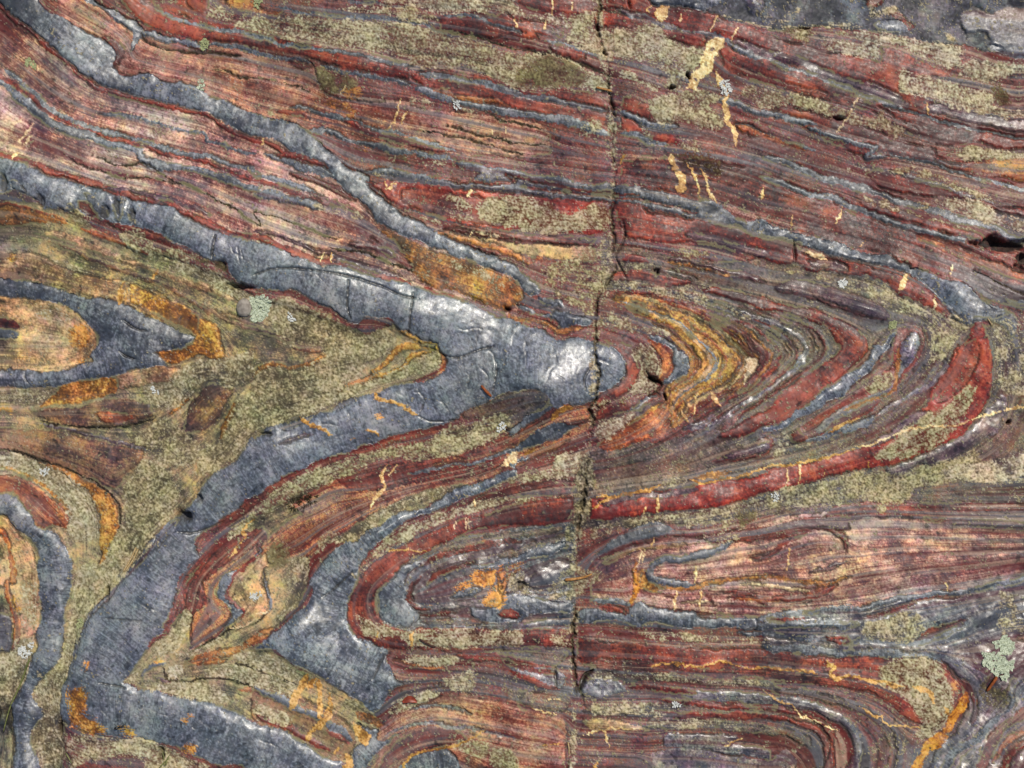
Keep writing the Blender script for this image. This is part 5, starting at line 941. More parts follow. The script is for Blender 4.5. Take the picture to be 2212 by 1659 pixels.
# ------------------------------------------------------------------ phase 3: veins
vl = np.zeros((H, W), np.int16)
for key, kind, label, txt in VEINS:
    p = parse(txt)
    o = smooth(p, True) if kind == 'P' else ribbon(smooth(p, False, 4), max(kind * 1.15, 4.2), True, .5)
    r = raster(o)
    ids.append((STONE[key][0], key, label, 'vein'))
    if r:
        v = vl[r[0], r[1]]
        v[r[2]] = len(ids) - 1
wx2, wy2 = gnoise(1.8) * .7, gnoise(1.8) * .7
vl = vl[np.clip(jj + np.round(wy2), 0, H - 1).astype(int), np.clip(ii + np.round(wx2), 0, W - 1).astype(int)]
keep = (vl > 0) & (M_s > -2.2)
lab[keep] = vl[keep]

# ------------------------------------------------------------------ colour and gloss of every point of the surface
key_of = np.array([KI[i[1]] for i in ids], np.int16)
km = key_of[lab]
bandk = key_of[band_lab]
GLOSS = np.zeros((H, W), f32)


def grain_colour(kmap):
    col = np.zeros((H, W, 3), f32)
    for k, (nm, hh, gl, stops, wt) in STONE.items():
        m = kmap == KI[k]
        if not m.any():
            continue
        f = sum(w * n[m] for w, n in zip(wt, (S_f, S_l, C_f, M_m + .5 * M_s, M_b, G_f)) if w)
        t = uni(f / math.sqrt(sum(w * w for w in wt)) * (.8 if gl == .9 else 1.15))
        st = lin(stops) * ALBEDO
        xs = np.linspace(0, 1, len(st))
        for ch in range(3):
            col[..., ch][m] = np.interp(t, xs, st[:, ch])
        GLOSS[m] = gl
    return col


ROCK = grain_colour(bandk)
COLR = grain_colour(km)
is_crust = np.isin(km, [KI[k] for k in ('lich', 'plich', 'glich', 'dlich')])

# the crusts are thin: the stone shows through where they are sparse
thin_ = (np.clip(.82 + .2 * EN + .12 * M_b, .4, 1) * ALPHA)[..., None]
COLR = np.where(is_crust[..., None], COLR * thin_ + ROCK * (1 - thin_), COLR)

# mineral tints: warm / cool and green / mauve drift from grain to grain
q1 = norm(M_m * .8 + M_s * .7 + S_f * .5 + .6 * gnoise(16))
q2 = norm(gnoise(5) + .8 * gnoise(1.6) + .7 * gnoise(22))
q3 = norm(G_f + .9 * M_s + .8 * C_f * .35 * (crs := np.isin(km, [KI[k] for k in ('gmain', 'grey', 'grey2')])) + .5 * M_m)
amt = np.where(np.isin(km, [KI[k] for k in ('gmain', 'grey', 'sgrey', 'grey2', 'dgrey', 'lich', 'plich', 'glich', 'dlich', 'vein', 'yvein', 'ovein', 'cream')]), .4, 1.0).astype(f32)
for ch, (a1, a2) in enumerate(((.055, -.045), (.0, .045), (-.12, -.035))):
    COLR[..., ch] *= np.exp(amt * (a1 * q1 + a2 * q2) + np.where(is_crust, .05, .11) * q3)

tint = ~np.isin(km, [KI[k] for k in ('gmain', 'grey', 'sgrey', 'grey2', 'dgrey', 'rough', 'lich', 'plich', 'glich', 'dlich')])
COLR[tint] *= np.array([1.03, 1.0, .92], f32)

# thin continuous laminae: iron-grey, deep red and dark seams threaded through the softer layers
LAMK = dict(dgrey=.5, lam=1, lam2=1, maroon=.9, salmon=.75, pink=.7, lamtan=.9, lamor=.35, red=.45, gdirt=.7, mixgrey=.8, purple=.3, pgrey=.6, tanbrown=.4, tan=.4, pinktan=.5, rust=.6, rbrown=.5, lilac=.5, obrown=.5, ochre=.2, bred=.25)
la = np.array([LAMK.get(k, 0) for k in KEYS], f32)[km]
warmk = np.isin(km, [KI[k] for k in ('tanbrown', 'tan', 'pinktan', 'rbrown', 'obrown', 'ochre')])


def thread(u, lo, hi, colour, mix):
    k = np.clip((u - lo) / (hi - lo), 0, 1)[..., None] * la[..., None] * mix
    return COLR * (1 - k) + k * lin(colour)[0] * ALBEDO


COLR = thread(uni(X_d), .74, .82, '5e302b', .6 * (~warmk)[..., None])
COLR = thread(1 - uni(X_d), .82, .90, '64686d', .5 * (~warmk)[..., None])
COLR = thread(uni(X_c), .80, .93, '64686c', .75 * (~warmk)[..., None])
COLR = thread(1 - uni(X_c), .84, .95, '7c2f26', .6 * (~warmk)[..., None])
COLR = thread(uni(X_b), .86, .96, '3a302c', .55)
COLR = thread(1 - uni(X_b), .88, .97, 'd0b498', .45)
COLR = thread(uni(X_a), .92, .98, '322a26', .42)

# specks of lichen and dirt scattered on bare stone
sp = np.array([SPECK.get(k, 0) for k in KEYS], f32)[km]
sp = .42 * sp * np.clip(.1 + 1.7 * uni(M_b + .6 * M_m), 0, 1.8)
f1 = uni(norm(G_f + .55 * M_s))
sel = f1 < sp
tt = uni(n0)[sel][:, None]
COLR[sel] = (lin('6b6146')[0] * (1 - tt) + lin('b3a786')[0] * tt) * ALBEDO
GLOSS[sel] = .85
dk = (uni(norm(gnoise(.9) + .5 * M_m)) < .022) & ~is_crust
COLR[dk] *= .45
pale = (uni(norm(rng.standard_normal((H, W)).astype(f32) + .3 * M_m)) > .994)
COLR[pale] = COLR[pale] * .4 + .6 * lin('c9c2ae')[0] * ALBEDO

# stretches of dark brown and olive tone along the joints between the layers
edge = np.zeros((H, W), bool)
edge[:-1] |= band_lab[1:] != band_lab[:-1]
edge[:, :-1] |= band_lab[:, 1:] != band_lab[:, :-1]
e2 = edge.copy()
e2[1:] |= edge[:-1]
e2[:, 1:] |= edge[:, :-1]
gate = norm(M_m + .8 * S_w)
ej = e2 & ~is_crust & (vl == 0)
g1 = ej & (gate > .35)
COLR[g1] = COLR[g1] * .4 + .6 * lin('352e27')[0] * ALBEDO
g2 = ej & (gate < -.9)
COLR[g2] = COLR[g2] * .4 + .6 * lin('8f8a66')[0] * ALBEDO
GLOSS[g1 | g2] = .8

COLR = .16 * (np.maximum(COLR, .004) / .16) ** 1.13

# ------------------------------------------------------------------ height of the surface (traced units)
hk = np.array([STONE[k][1] for k in KEYS], f32)
hb = hk[bandk]
hl = hb * .75
for k, v in (('tanbrown', -6.5), ('gmain', 7)):
    hl[bandk == KI[k]] = v
step_of = np.array([np.random.default_rng(n * 7 + 5).normal(0, 2.3) for n in range(len(ids))]).astype(f32)
step_of[0] = 0
hl = hl + step_of[band_lab] * (bandk != KI['gmain'])
HT = .5 * blur(hl, 1.0) + .5 * blur(hl, 4)
low = np.zeros((H, W), f32)
r = raster(smooth(parse(BANDS[0][3]), True))
low[r[0], r[1]] = r[2]
low *= ~np.isin(bandk, [KI['gmain'], KI['grey']])
HT -= 9 * blur(low, 6)
for k, v in (('red', 2.5), ('bred', 3), ('purple', 3), ('rbrown', 2)):
    HT += v * blur(bandk == KI[k], 7)
for k, dm in (('gmain', .6), ('grey2', .8), ('grey', .25)):
    mk = (bandk == KI[k]).astype(f32)
    s7 = blur(mk, 6)
    HT += dm * (7 * s7 + 9 * blur(mk, 16))
    HT -= mk * np.clip(1 - s7, 0, .6) * 5 * np.abs(norm(gnoise(7) + .6 * gnoise(3)))
rk = np.array([RELIEF.get(k, 1.0 if STONE[k][2] > .45 else .7) for k in KEYS], f32)
rel = blur(rk[km], 1.5)
lam_amt = blur(np.array([STONE[k][4][1] for k in KEYS], f32)[bandk], 2)
crs_amt = blur(np.array([STONE[k][4][2] for k in KEYS], f32)[bandk], 2)
HT += gnoise(70) * 12 + gnoise(26) * 5.2
HT += rel * (gnoise(9) * 1.5 + gnoise(4) * .7 + gnoise(1.6) * .26)
HT += lam_amt * (blur(S_l, .7) * .8 - 1.2 * np.clip(uni(X_b) - .86, 0, .1) * 10) + crs_amt * (blur(C_f, .7) * .24 + gnoise(2.5) * .3)
HT -= blur(edge.astype(f32), .7) * (.3 + 5.5 * np.clip(gate, 0, 1.6)) * .8
HT += blur((hk[km] - hb) * (km != bandk), 1.2) * .0
cm = blur(is_crust.astype(f32), 1.2)
HT += cm * (1.2 + .42 * blur(n0, .7) + .45 * M_s + .5 * M_m)
HT += sel * .5
HT += blur((vl > 0).astype(f32), .8) * 1.0
rg = blur((bandk == KI['rough']).astype(f32), 3)
HT += rg * (5 * np.abs(gnoise(14)) + 1.6 * np.abs(gnoise(6)) - 4)


def local(tile, x, y):
    t = TILES[tile]
    return t[0] + x * t[2], t[1] + y * t[2]


XS, YS = (X0 + IX * P), (Y0 + JX * P)
for tile, x, y, rx, ry, ang, hh in BULGES:
    cx, cy = local(tile, x, y)
    s = TILES[tile][2]
    a = math.radians(ang)
    dx, dy = XS - cx, YS - cy
    u = (dx * math.cos(a) + dy * math.sin(a)) / (rx * s)
    v = (-dx * math.sin(a) + dy * math.cos(a)) / (ry * s)
    HT += hh * np.exp(-1.2 * (u * u + v * v))
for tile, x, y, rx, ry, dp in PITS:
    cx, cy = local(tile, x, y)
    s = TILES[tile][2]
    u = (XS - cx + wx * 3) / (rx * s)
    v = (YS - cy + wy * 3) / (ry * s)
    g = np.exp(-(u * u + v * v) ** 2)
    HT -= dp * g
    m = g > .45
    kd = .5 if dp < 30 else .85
    COLR[m] = COLR[m] * (1 - kd) + kd * lin('2c2822')[0] * ALBEDO  # shade inside the pits is painted into their colour
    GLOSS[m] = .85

# random fine fractures across the grey bands
gm = np.isin(bandk, [KI['gmain'], KI['grey'], KI['grey2']])
cand = np.argwhere(blur(gm.astype(f32), 3) > .93)
fis = [(w, d, smooth(parse(t), False, 4)) for w, d, t in FISSURES]
for q in rng.choice(len(cand), 150, replace=False):
    j, i = cand[q]
    a = th[j, i] + math.pi / 2 + rng.normal(0, .55)
    n = rng.integers(3, 7)
    pts = [np.array([X0 + i * P, Y0 + j * P])]
    for _ in range(n):
        a += rng.normal(0, .3)
        pts.append(pts[-1] + np.array([math.cos(a), math.sin(a)]) * rng.uniform(7, 15))
    fis.append((rng.uniform(2.2, 3.0), rng.uniform(.8, 2.2), smooth(np.array(pts), False, 4)))
for w, d, c in fis:
    r = raster(ribbon(c, max(w, 3.0), True, .5))
    if not r:
        continue
    m = np.zeros((r[2].shape[0] + 6, r[2].shape[1] + 6), f32)
    m[3:-3, 3:-3] = r[2]
    m = blur(m, .6)[3:-3, 3:-3]
    HT[r[0], r[1]] -= d * m
    if d > .5:
        sub = COLR[r[0], r[1]]
        k = (m * min(.75, .3 + d / 14))[..., None]
        sub[...] = sub * (1 - k) + k * lin('332e28')[0] * ALBEDO

# the long crack: a real gap with steep walls
cc = smooth(parse(CRACK), False, 5)
cr = np.zeros((H, W), f32)
r = raster(ribbon(cc, 5, False, .8))
cr[r[0], r[1]] = r[2]
cr = cr[np.clip(jj + np.round(wy2 * 1.2), 0, H - 1).astype(int), np.clip(ii + np.round(wx2 * 1.2), 0, W - 1).astype(int)]
valley = np.zeros((H, W), f32)
r = raster(ribbon(cc, 42, False, .4))
valley[r[0], r[1]] = r[2]
HT -= blur(valley, 5) * 5
deep = blur(cr, .7) * np.clip(1.2 * uni(gnoise(18)) - .06, 0, .85)
HT -= deep * 17
m = deep > .35
ids.append(('crack_floor', 'moss', 'dark floor of the long vertical crack', 'band'))
lab[m] = len(ids) - 1
COLR[m] = COLR[m] * .3 + .7 * lin('4a4232')[0] * ALBEDO
GLOSS[m] = .9
HT -= HT.mean()

# ------------------------------------------------------------------ turn the fields into meshes
PADN = 66
lab = np.pad(lab, PADN, mode='reflect')
def main_piece(mask):
    """the largest connected piece of a crust"""
    g = np.pad(mask, 3)
    idn = np.where(g, np.arange(1, g.size + 1).reshape(g.shape), 0)
    for _ in range(400):
        o_ = idn
        for ax in (0, 1):
            for sh in (1, -1, 6, -6):
                t_ = np.roll(idn, sh, ax)
                if abs(sh) > 1:                       # long hops only along unbroken runs
                    ok = g.copy()
                    for q_ in range(1, 7):
                        ok &= np.roll(g, q_ * (1 if sh > 0 else -1), ax)
                    t_ = np.where(ok, t_, 0)
                idn = np.where(g, np.maximum(idn, t_), 0)
        if (idn == o_).all():
            break
    v_, c_ = np.unique(idn[3:-3, 3:-3][mask], return_counts=True)
    return (idn[3:-3, 3:-3] == v_[np.argmax(c_)]) & mask


for n, it in enumerate(ids):
    if it[3] == 'crust':
        q = np.argwhere(lab == n)
        if len(q):
            (a0, b0), (a1, b1) = q.min(0), q.max(0) + 1
            sub = lab[a0:a1, b0:b1]
            mk = sub == n
            sub[mk & ~main_piece(mk)] = FILM[it[1]]
HT = np.pad(HT, PADN, mode='reflect')
GLOSS = np.pad(GLOSS, PADN, mode='reflect')
COLR = np.pad(COLR, ((PADN, PADN), (PADN, PADN), (0, 0)), mode='reflect')
HH, WW = lab.shape
vx = (X0 + (np.arange(WW) - PADN) * P - 1250) * U
vy = (937.5 - (Y0 + (np.arange(HH) - PADN) * P)) * U
VERT = np.empty((HH, WW, 3), f32)
VERT[..., 0] = vx[None]
VERT[..., 1] = vy[:, None]
VERT[..., 2] = HT * U
VERT = VERT.reshape(-1, 3)
CF = np.ones((HH * WW, 4), f32)
CF[:, :3] = np.clip(COLR.reshape(-1, 3), .008, .85)
GF = GLOSS.reshape(-1)


def ground(x, y):
    """height (m) of the rock under the traced point"""
    i = int(round((x - X0) / P)) + PADN
    j = int(round((y - Y0) / P)) + PADN
    return float(HT[max(0, min(HH - 1, j)), max(0, min(WW - 1, i))]) * U


def world_xy(x, y):
    return (x - 1250) * U, (937.5 - y) * U


# ------------------------------------------------------------------ materials
def new_mat(name):
    m = bpy.data.materials.new(name)
    m.use_nodes = True
    nt = m.node_tree
    return m, nt, nt.nodes["Principled BSDF"]


def stone_mat(name, var, scale, bump, spec, gloss_var=.12):
    """stone whose grain colour comes from the mapped layers, with finer grain, wear and relief from noise"""
    m, nt, b = new_mat(name)
    N, L = nt.nodes, nt.links
    at = N.new("ShaderNodeAttribute")
    at.attribute_name = 'grain_colour'
    gl = N.new("ShaderNodeAttribute")
    gl.attribute_name = 'gloss'
    tc = N.new("ShaderNodeTexCoord")
    nz = N.new("ShaderNodeTexNoise")
    nz.inputs['Scale'].default_value = scale
    nz.inputs['Detail'].default_value = 3
    nz.inputs['Roughness'].default_value = .65
    L.new(tc.outputs['Object'], nz.inputs['Vector'])
    mr = N.new("ShaderNodeMapRange")
    mr.inputs['From Min'].default_value = .28
    mr.inputs['From Max'].default_value = .72
    mr.inputs['To Min'].default_value = 1 - var
    mr.inputs['To Max'].default_value = 1 + var
    L.new(nz.outputs['Fac'], mr.inputs['Value'])
    mx = N.new("ShaderNodeMix")
    mx.data_type = 'RGBA'
    mx.blend_type = 'MULTIPLY'
    mx.inputs[0].default_value = 1
    L.new(at.outputs['Color'], mx.inputs[6])
    L.new(mr.outputs[0], mx.inputs[7])
    L.new(mx.outputs[2], b.inputs['Base Color'])
    n2 = N.new("ShaderNodeTexNoise")
    n2.inputs['Scale'].default_value = scale * .35
    n2.inputs['Detail'].default_value = 4
    L.new(tc.outputs['Object'], n2.inputs['Vector'])
    m2 = N.new("ShaderNodeMapRange")
    m2.inputs['From Min'].default_value = .3
    m2.inputs['From Max'].default_value = .7
    m2.inputs['To Min'].default_value = -gloss_var
    m2.inputs['To Max'].default_value = gloss_var
    L.new(n2.outputs['Fac'], m2.inputs['Value'])
    ad = N.new("ShaderNodeMath")
    ad.operation = 'ADD'
    ad.use_clamp = True
    L.new(gl.outputs['Fac'], ad.inputs[0])
    L.new(m2.outputs[0], ad.inputs[1])
    L.new(ad.outputs[0], b.inputs['Roughness'])
    bp = N.new("ShaderNodeBump")
    bp.inputs['Strength'].default_value = bump
    bp.inputs['Distance'].default_value = .0006
    L.new(nz.outputs['Fac'], bp.inputs['Height'])
    L.new(bp.outputs[0], b.inputs['Normal'])
    b.inputs['Specular IOR Level'].default_value = spec
    return m


MAT = {k: stone_mat(STONE[k][0] + '_' + k if False else STONE[k][0], .16, 900, .35, .5) for k in ('lam',)}
MAT_HEM = stone_mat('polished_iron_stone', .14, 800, .30, .9)
MAT_JAS = stone_mat('red_jasper', .13, 800, .25, .45)
MAT_STR = stone_mat('layered_stone', .18, 900, .40, .40)
MAT_VEIN = stone_mat('quartz_vein', .14, 700, .40, .45)
MAT_LICH = stone_mat('crust_lichen', .22, 1100, .5, .12, .05)
MAT_SEAM = stone_mat('seam_grime', .3, 1000, .6, .12, .05)


def mat_for(key):
    if key in ('grey', 'sgrey', 'grey2', 'gmain', 'dgrey', 'pgrey', 'mixgrey', 'rough'):
        return MAT_HEM
    if key in ('red', 'bred', 'purple'):
        return MAT_JAS
    if key in ('vein', 'yvein', 'ovein', 'cream'):
        return MAT_VEIN
    if key in ('lich', 'plich', 'glich', 'dlich'):
        return MAT_LICH
    if key == 'moss':
        return MAT_SEAM
    return MAT_STR


def link_mesh(name, me, parent=None, mat=None):
    o = bpy.data.objects.new(name, me)
    COL.objects.link(o)
    if parent:
        o.parent = parent
    if mat:
        me.materials.append(mat)
    return o


def tag(o, label=None, cat=None, group=None, kind=None):
    if label:
        o['label'] = label
    if cat:
        o['category'] = cat
    if group:
        o['group'] = group
    if kind:
        o['kind'] = kind
    return o


def mesh_from_cells(name, cells, mat, parent=None):
    j, i = cells // (WW - 1), cells % (WW - 1)
    a = (j * WW + i).astype(np.int64)
    quad = np.stack([a, a + WW, a + WW + 1, a + 1], 1)
    vid, inv = np.unique(quad.ravel(), return_inverse=True)
    me = bpy.data.meshes.new(name)
    me.vertices.add(len(vid))
    me.vertices.foreach_set('co', VERT[vid].ravel())
    nf = len(cells)
    me.loops.add(nf * 4)
    me.loops.foreach_set('vertex_index', inv.astype(np.int32))
    me.polygons.add(nf)
    me.polygons.foreach_set('loop_start', np.arange(0, nf * 4, 4, dtype=np.int32))
    me.polygons.foreach_set('use_smooth', np.ones(nf, bool))
    at = me.attributes.new('grain_colour', 'FLOAT_COLOR', 'POINT')
    at.data.foreach_set('color', CF[vid].ravel())
    ag = me.attributes.new('gloss', 'FLOAT', 'POINT')
    ag.data.foreach_set('value', GF[vid])
    me.update(calc_edges=True)
    return link_mesh(name, me, parent, mat)


cell = lab[:-1, :-1].ravel().astype(np.int32)
cnt = np.bincount(cell, minlength=len(ids))
for n, it in enumerate(ids):                  # slivers go back to the bedrock or the film
    if n and cnt[n] < 14:
        cell[cell == n] = 0
order = np.argsort(cell, kind='stable')
cnt = np.bincount(cell, minlength=len(ids))
start = np.concatenate([[0], np.cumsum(cnt)])
bedrock = mesh_from_cells('bedrock', order[start[0]:start[1]], MAT_STR)
tag(bedrock, 'folded slab of banded red, grey and pink bedrock filling the view', 'bedrock', None, 'structure')
for n, (nm, key, label, layer) in enumerate(ids):
    if n == 0 or cnt[n] == 0:
        continue
    cells = order[start[n]:start[n + 1]]
    if layer == 'crust':
        o = mesh_from_cells('lichen_crust', cells, MAT_LICH)
        tag(o, label, 'lichen', 'crusts of lichen on the rock')
    elif layer == 'film':
        o = mesh_from_cells('lichen_film', cells, MAT_LICH)
        tag(o, {'lich': 'thin tan-green film of lichen scattered over the rock', 'plich': 'thin pale beige film of lichen scattered over the rock',
                'glich': 'thin green film of lichen scattered over the rock', 'dlich': 'thin dark olive film of lichen and grime in the hollows'}[key], 'lichen', None, 'stuff')
    else:
        o = mesh_from_cells(nm, cells, mat_for(key), bedrock)
        if label:
            o['label'] = label

# ------------------------------------------------------------------ ground beyond the slab
m_ground, nt, b = new_mat('weathered_ground')
N, L = nt.nodes, nt.links
tc = N.new("ShaderNodeTexCoord")
wv = N.new("ShaderNodeTexWave")
wv.inputs['Scale'].default_value = 2.5
wv.inputs['Distortion'].default_value = 16
wv.inputs['Detail'].default_value = 5
wv.inputs['Detail Scale'].default_value = 1.4
L.new(tc.outputs['Object'], wv.inputs['Vector'])
cr_ = N.new("ShaderNodeValToRGB")
st = [(0, '524640'), (.35, '6e544a'), (.6, '6c6664'), (.8, '80745c'), (1, '74524a')]
el = cr_.color_ramp.elements
while len(el) < len(st):
    el.new(.5)
for e, (p_, h_) in zip(el, st):
    e.position = p_
    e.color = (*(lin(h_)[0] * ALBEDO), 1)
L.new(wv.outputs['Fac'], cr_.inputs['Fac'])
L.new(cr_.outputs[0], b.inputs['Base Color'])
nz = N.new("ShaderNodeTexNoise")
nz.inputs['Scale'].default_value = 60
nz.inputs['Detail'].default_value = 6
L.new(tc.outputs['Object'], nz.inputs['Vector'])
bp = N.new("ShaderNodeBump")
bp.inputs['Distance'].default_value = .01
L.new(nz.outputs['Fac'], bp.inputs['Height'])
L.new(bp.outputs[0], b.inputs['Normal'])
b.inputs['Roughness'].default_value = .7
xa, xb, ya, yb = float(vx[0]), float(vx[-1]), float(vy[-1]), float(vy[0])
gx = sorted([-60, -20, -6, -2, -1.2, xa + .004, xb - .004, 1.2, 2, 6, 20, 60] + list(np.linspace(xa + .1, xb - .1, 12)))
gy = sorted([-60, -20, -6, -2, -1, ya + .004, yb - .004, 1, 2, 6, 20, 60] + list(np.linspace(ya + .1, yb - .1, 10)))
gv = []
for y in gy:
    for x in gx:
        inside = xa < x < xb and ya < y < yb
        e = 0 if inside else .02 * mnoise.noise(Vector((x * 1.7, y * 1.7, 3)))
        gv.append((x, y, -.05 if inside else -.022 + e))
n_ = len(gx)
gf = [(j * n_ + i, j * n_ + i + 1, (j + 1) * n_ + i + 1, (j + 1) * n_ + i) for j in range(len(gy) - 1) for i in range(n_ - 1)]
me = bpy.data.meshes.new('ground')
me.from_pydata(gv, [], gf)
for p_ in me.polygons:
    p_.use_smooth = True
g = link_mesh('ground', me, None, m_ground)
tag(g, 'weathered brown rock ground stretching away around the banded slab', 'ground', None, 'structure')
# broken sides of the slab, down to the ground
rim = [(0, i) for i in range(WW)] + [(j, WW - 1) for j in range(HH)] + [(HH - 1, i) for i in range(WW - 1, -1, -1)] + [(j, 0) for j in range(HH - 1, -1, -1)]
rim = rim[::3]
sv, sf = [], []
for j, i in rim:
    x, y, z = VERT[j * WW + i]
    sv += [(x, y, z), (x * 1.006, y * 1.006, -.06)]
k_ = len(rim)
for q in range(k_):
    a, c_ = 2 * q, 2 * ((q + 1) % k_)
    sf.append((a, c_, c_ + 1, a + 1))
me = bpy.data.meshes.new('broken_edge')
me.from_pydata(sv, [], sf)
link_mesh('broken_edge', me, bedrock, m_ground)


# ------------------------------------------------------------------ small things lying or growing on the rock
def plain_mat(name, h1, h2, scale=300, rough=.6, spec=.3, bump=.3):
    m, nt, b = new_mat(name)
    N, L = nt.nodes, nt.links
    tc = N.new("ShaderNodeTexCoord")
    nz = N.new("ShaderNodeTexNoise")
    nz.inputs['Scale'].default_value = scale
    nz.inputs['Detail'].default_value = 4
    L.new(tc.outputs['Object'], nz.inputs['Vector'])
    r = N.new("ShaderNodeValToRGB")
    r.color_ramp.elements[0].position = .35
    r.color_ramp.elements[1].position = .65
    r.color_ramp.elements[0].color = (*(lin(h1)[0] * ALBEDO), 1)
    r.color_ramp.elements[1].color = (*(lin(h2)[0] * ALBEDO), 1)
    L.new(nz.outputs['Fac'], r.inputs['Fac'])
    L.new(r.outputs[0], b.inputs['Base Color'])
    bp = N.new("ShaderNodeBump")
    bp.inputs['Strength'].default_value = bump
    bp.inputs['Distance'].default_value = .0005
    L.new(nz.outputs['Fac'], bp.inputs['Height'])
    L.new(bp.outputs[0], b.inputs['Normal'])
    b.inputs['Roughness'].default_value = rough
    b.inputs['Specular IOR Level'].default_value = spec
    return m


M_MINT = plain_mat('mint_leafy_lichen', '8f9a78', 'e8efd2', 700, .85, .15)
M_WHITE = plain_mat('ashy_leafy_lichen', 'c4c6ba', 'fafaf4', 900, .85, .15)
M_GREEN = plain_mat('yellow_green_lichen', '8c9062', 'c2c694', 800, .9, .1)
M_STRAW = plain_mat('dry_straw', 'a88a58', 'd8bd8c', 500, .6, .3)
M_TWIG = plain_mat('twig_bark', 'a06a34', 'cf9a5c', 400, .65, .25)
M_DARK = plain_mat('dark_twig', '3a2722', '5c4034', 400, .7, .2)
M_RUSTY = plain_mat('rusty_stick', '7e3c18', 'b4622c', 400, .6, .3)
M_LEAF = plain_mat('dead_leaf', '7a2f1c', 'a84c30', 250, .45, .4)
M_ANT = plain_mat('ant_shell', '0e0c0b', '1c1714', 300, .3, .5, .1)
M_PEB = plain_mat('pebble_stone', '8a8074', 'b0a698', 200, .7, .25)
M_GRASS = plain_mat('grass_blade', '5c6434', '8a8a52', 200, .5, .3)
M_MOSS = plain_mat('black_moss', '1c1a12', '3e3826', 900, .9, .1)


def mesh_obj(name, vs, fs, mat, parent=None, smooth_=True):
    me = bpy.data.meshes.new(name)
    me.from_pydata([tuple(v) for v in vs], [], fs)
    if smooth_:
        me.polygons.foreach_set('use_smooth', np.ones(len(me.polygons), bool))
    return link_mesh(name, me, parent, mat)


def lobes(name, x, y, blobs, n, size, mat, label, group=None, lift=2.2, narrow=.75, seed=1):
    """a leafy lichen: many small crinkled lobes growing outwards from a few centres"""
    r_ = np.random.default_rng(seed)
    vs, fs = [], []
    cx, cy = world_xy(x, y)
    z0 = ground(x, y)
    if size <= 8 and narrow > .2:
        size *= .8
        blobs = [(bx * .9, by * .9, br * r_.uniform(.45, .8)) for bx, by, br in blobs] + [(r_.uniform(-9, 9), r_.uniform(-9, 9), r_.uniform(2, 5)) for _ in range(3)]
        n = int(n * .7)
    tot = sum(b_[2] ** 2 for b_ in blobs)
    for bx, by, br in blobs:
        for _ in range(max(4, int(n * br * br / tot))):
            rad = br * math.sqrt(r_.uniform(.0, 1))
            a = r_.uniform(0, 2 * math.pi)
            px, py = bx + rad * math.cos(a), by + rad * math.sin(a)
            zc = (ground(x + px, y + py) - z0) / U + .6 + lift * (1 - rad / br) + r_.uniform(0, .8)
            d = a + r_.normal(0, .7)
            ln, wd = size * r_.uniform(.7, 1.3), size * narrow * r_.uniform(.7, 1.2)
            tip = r_.uniform(.0, .9)
            base = len(vs)
            for u in range(4):
                for w in range(3):
                    fu, fw = u / 3, (w - 1)
                    wide = wd * .5 * (.45 + .9 * math.sin(math.pi * min(1, .2 + fu * .75))) * (1 + .25 * r_.normal())
                    lx = fu * ln + (.12 * ln if w == 1 and u == 3 else 0)
                    ly = fw * wide
                    lz = tip * fu * fu * size * .35 - abs(fw) * size * .1 + .25 * r_.normal()
                    vs.append(((px + lx * math.cos(d) - ly * math.sin(d)) * U, -(py + lx * math.sin(d) + ly * math.cos(d)) * U, (zc + lz + .35) * U))
            for u in range(3):
                for w in range(2):
                    q = base + u * 3 + w
                    fs.append((q, q + 3, q + 4, q + 1))
    o = mesh_obj(name, vs, fs, mat, None, True)
    o.location = (cx, cy, z0)
    return tag(o, label, 'lichen', group)


def rod(name, pts, r0, r1, mat, label, cat, group=None, sides=7, lift=1.0, flat=1.0):
    """a tapering stalk through traced points, resting on the rock"""
    c_ = smooth(np.array(pts, float), False, 5)
    n = len(c_)
    zs = np.array([ground(*p_) / U for p_ in c_])
    zs = np.maximum(np.convolve(np.pad(zs, 3, mode='edge'), np.ones(7) / 7, 'valid'), np.max(zs) - 6)
    d = np.gradient(c_, axis=0)
    d /= np.hypot(d[:, 0], d[:, 1])[:, None]
    vs, fs = [], []
    ox, oy = world_xy(*c_[0])
    oz = zs[0] * U
    for k in range(n):
        f = k / (n - 1)
        r = (r0 * (1 - f) + r1 * f) * (.55 if k in (0, n - 1) else 1) * (1 + .08 * math.sin(k * 2.3))
        for s_ in range(sides):
            a = 2 * math.pi * s_ / sides
            ex, ez = r * math.cos(a), r * math.sin(a) * flat
            px, py = c_[k][0] - d[k][1] * ex, c_[k][1] + d[k][0] * ex
            wx_, wy_ = world_xy(px, py)
            vs.append((wx_ - ox, wy_ - oy, (zs[k] + lift + r * flat + ez) * U - oz))
    for k in range(n - 1):
        for s_ in range(sides):
            t_ = (s_ + 1) % sides
            fs.append((k * sides + s_, k * sides + t_, (k + 1) * sides + t_, (k + 1) * sides + s_))
    fs += [tuple(range(sides))[::-1], tuple((n - 1) * sides + q for q in range(sides))]
    o = mesh_obj(name, vs, fs, mat)
    o.location = (ox, oy, oz)
    return tag(o, label, cat, group)


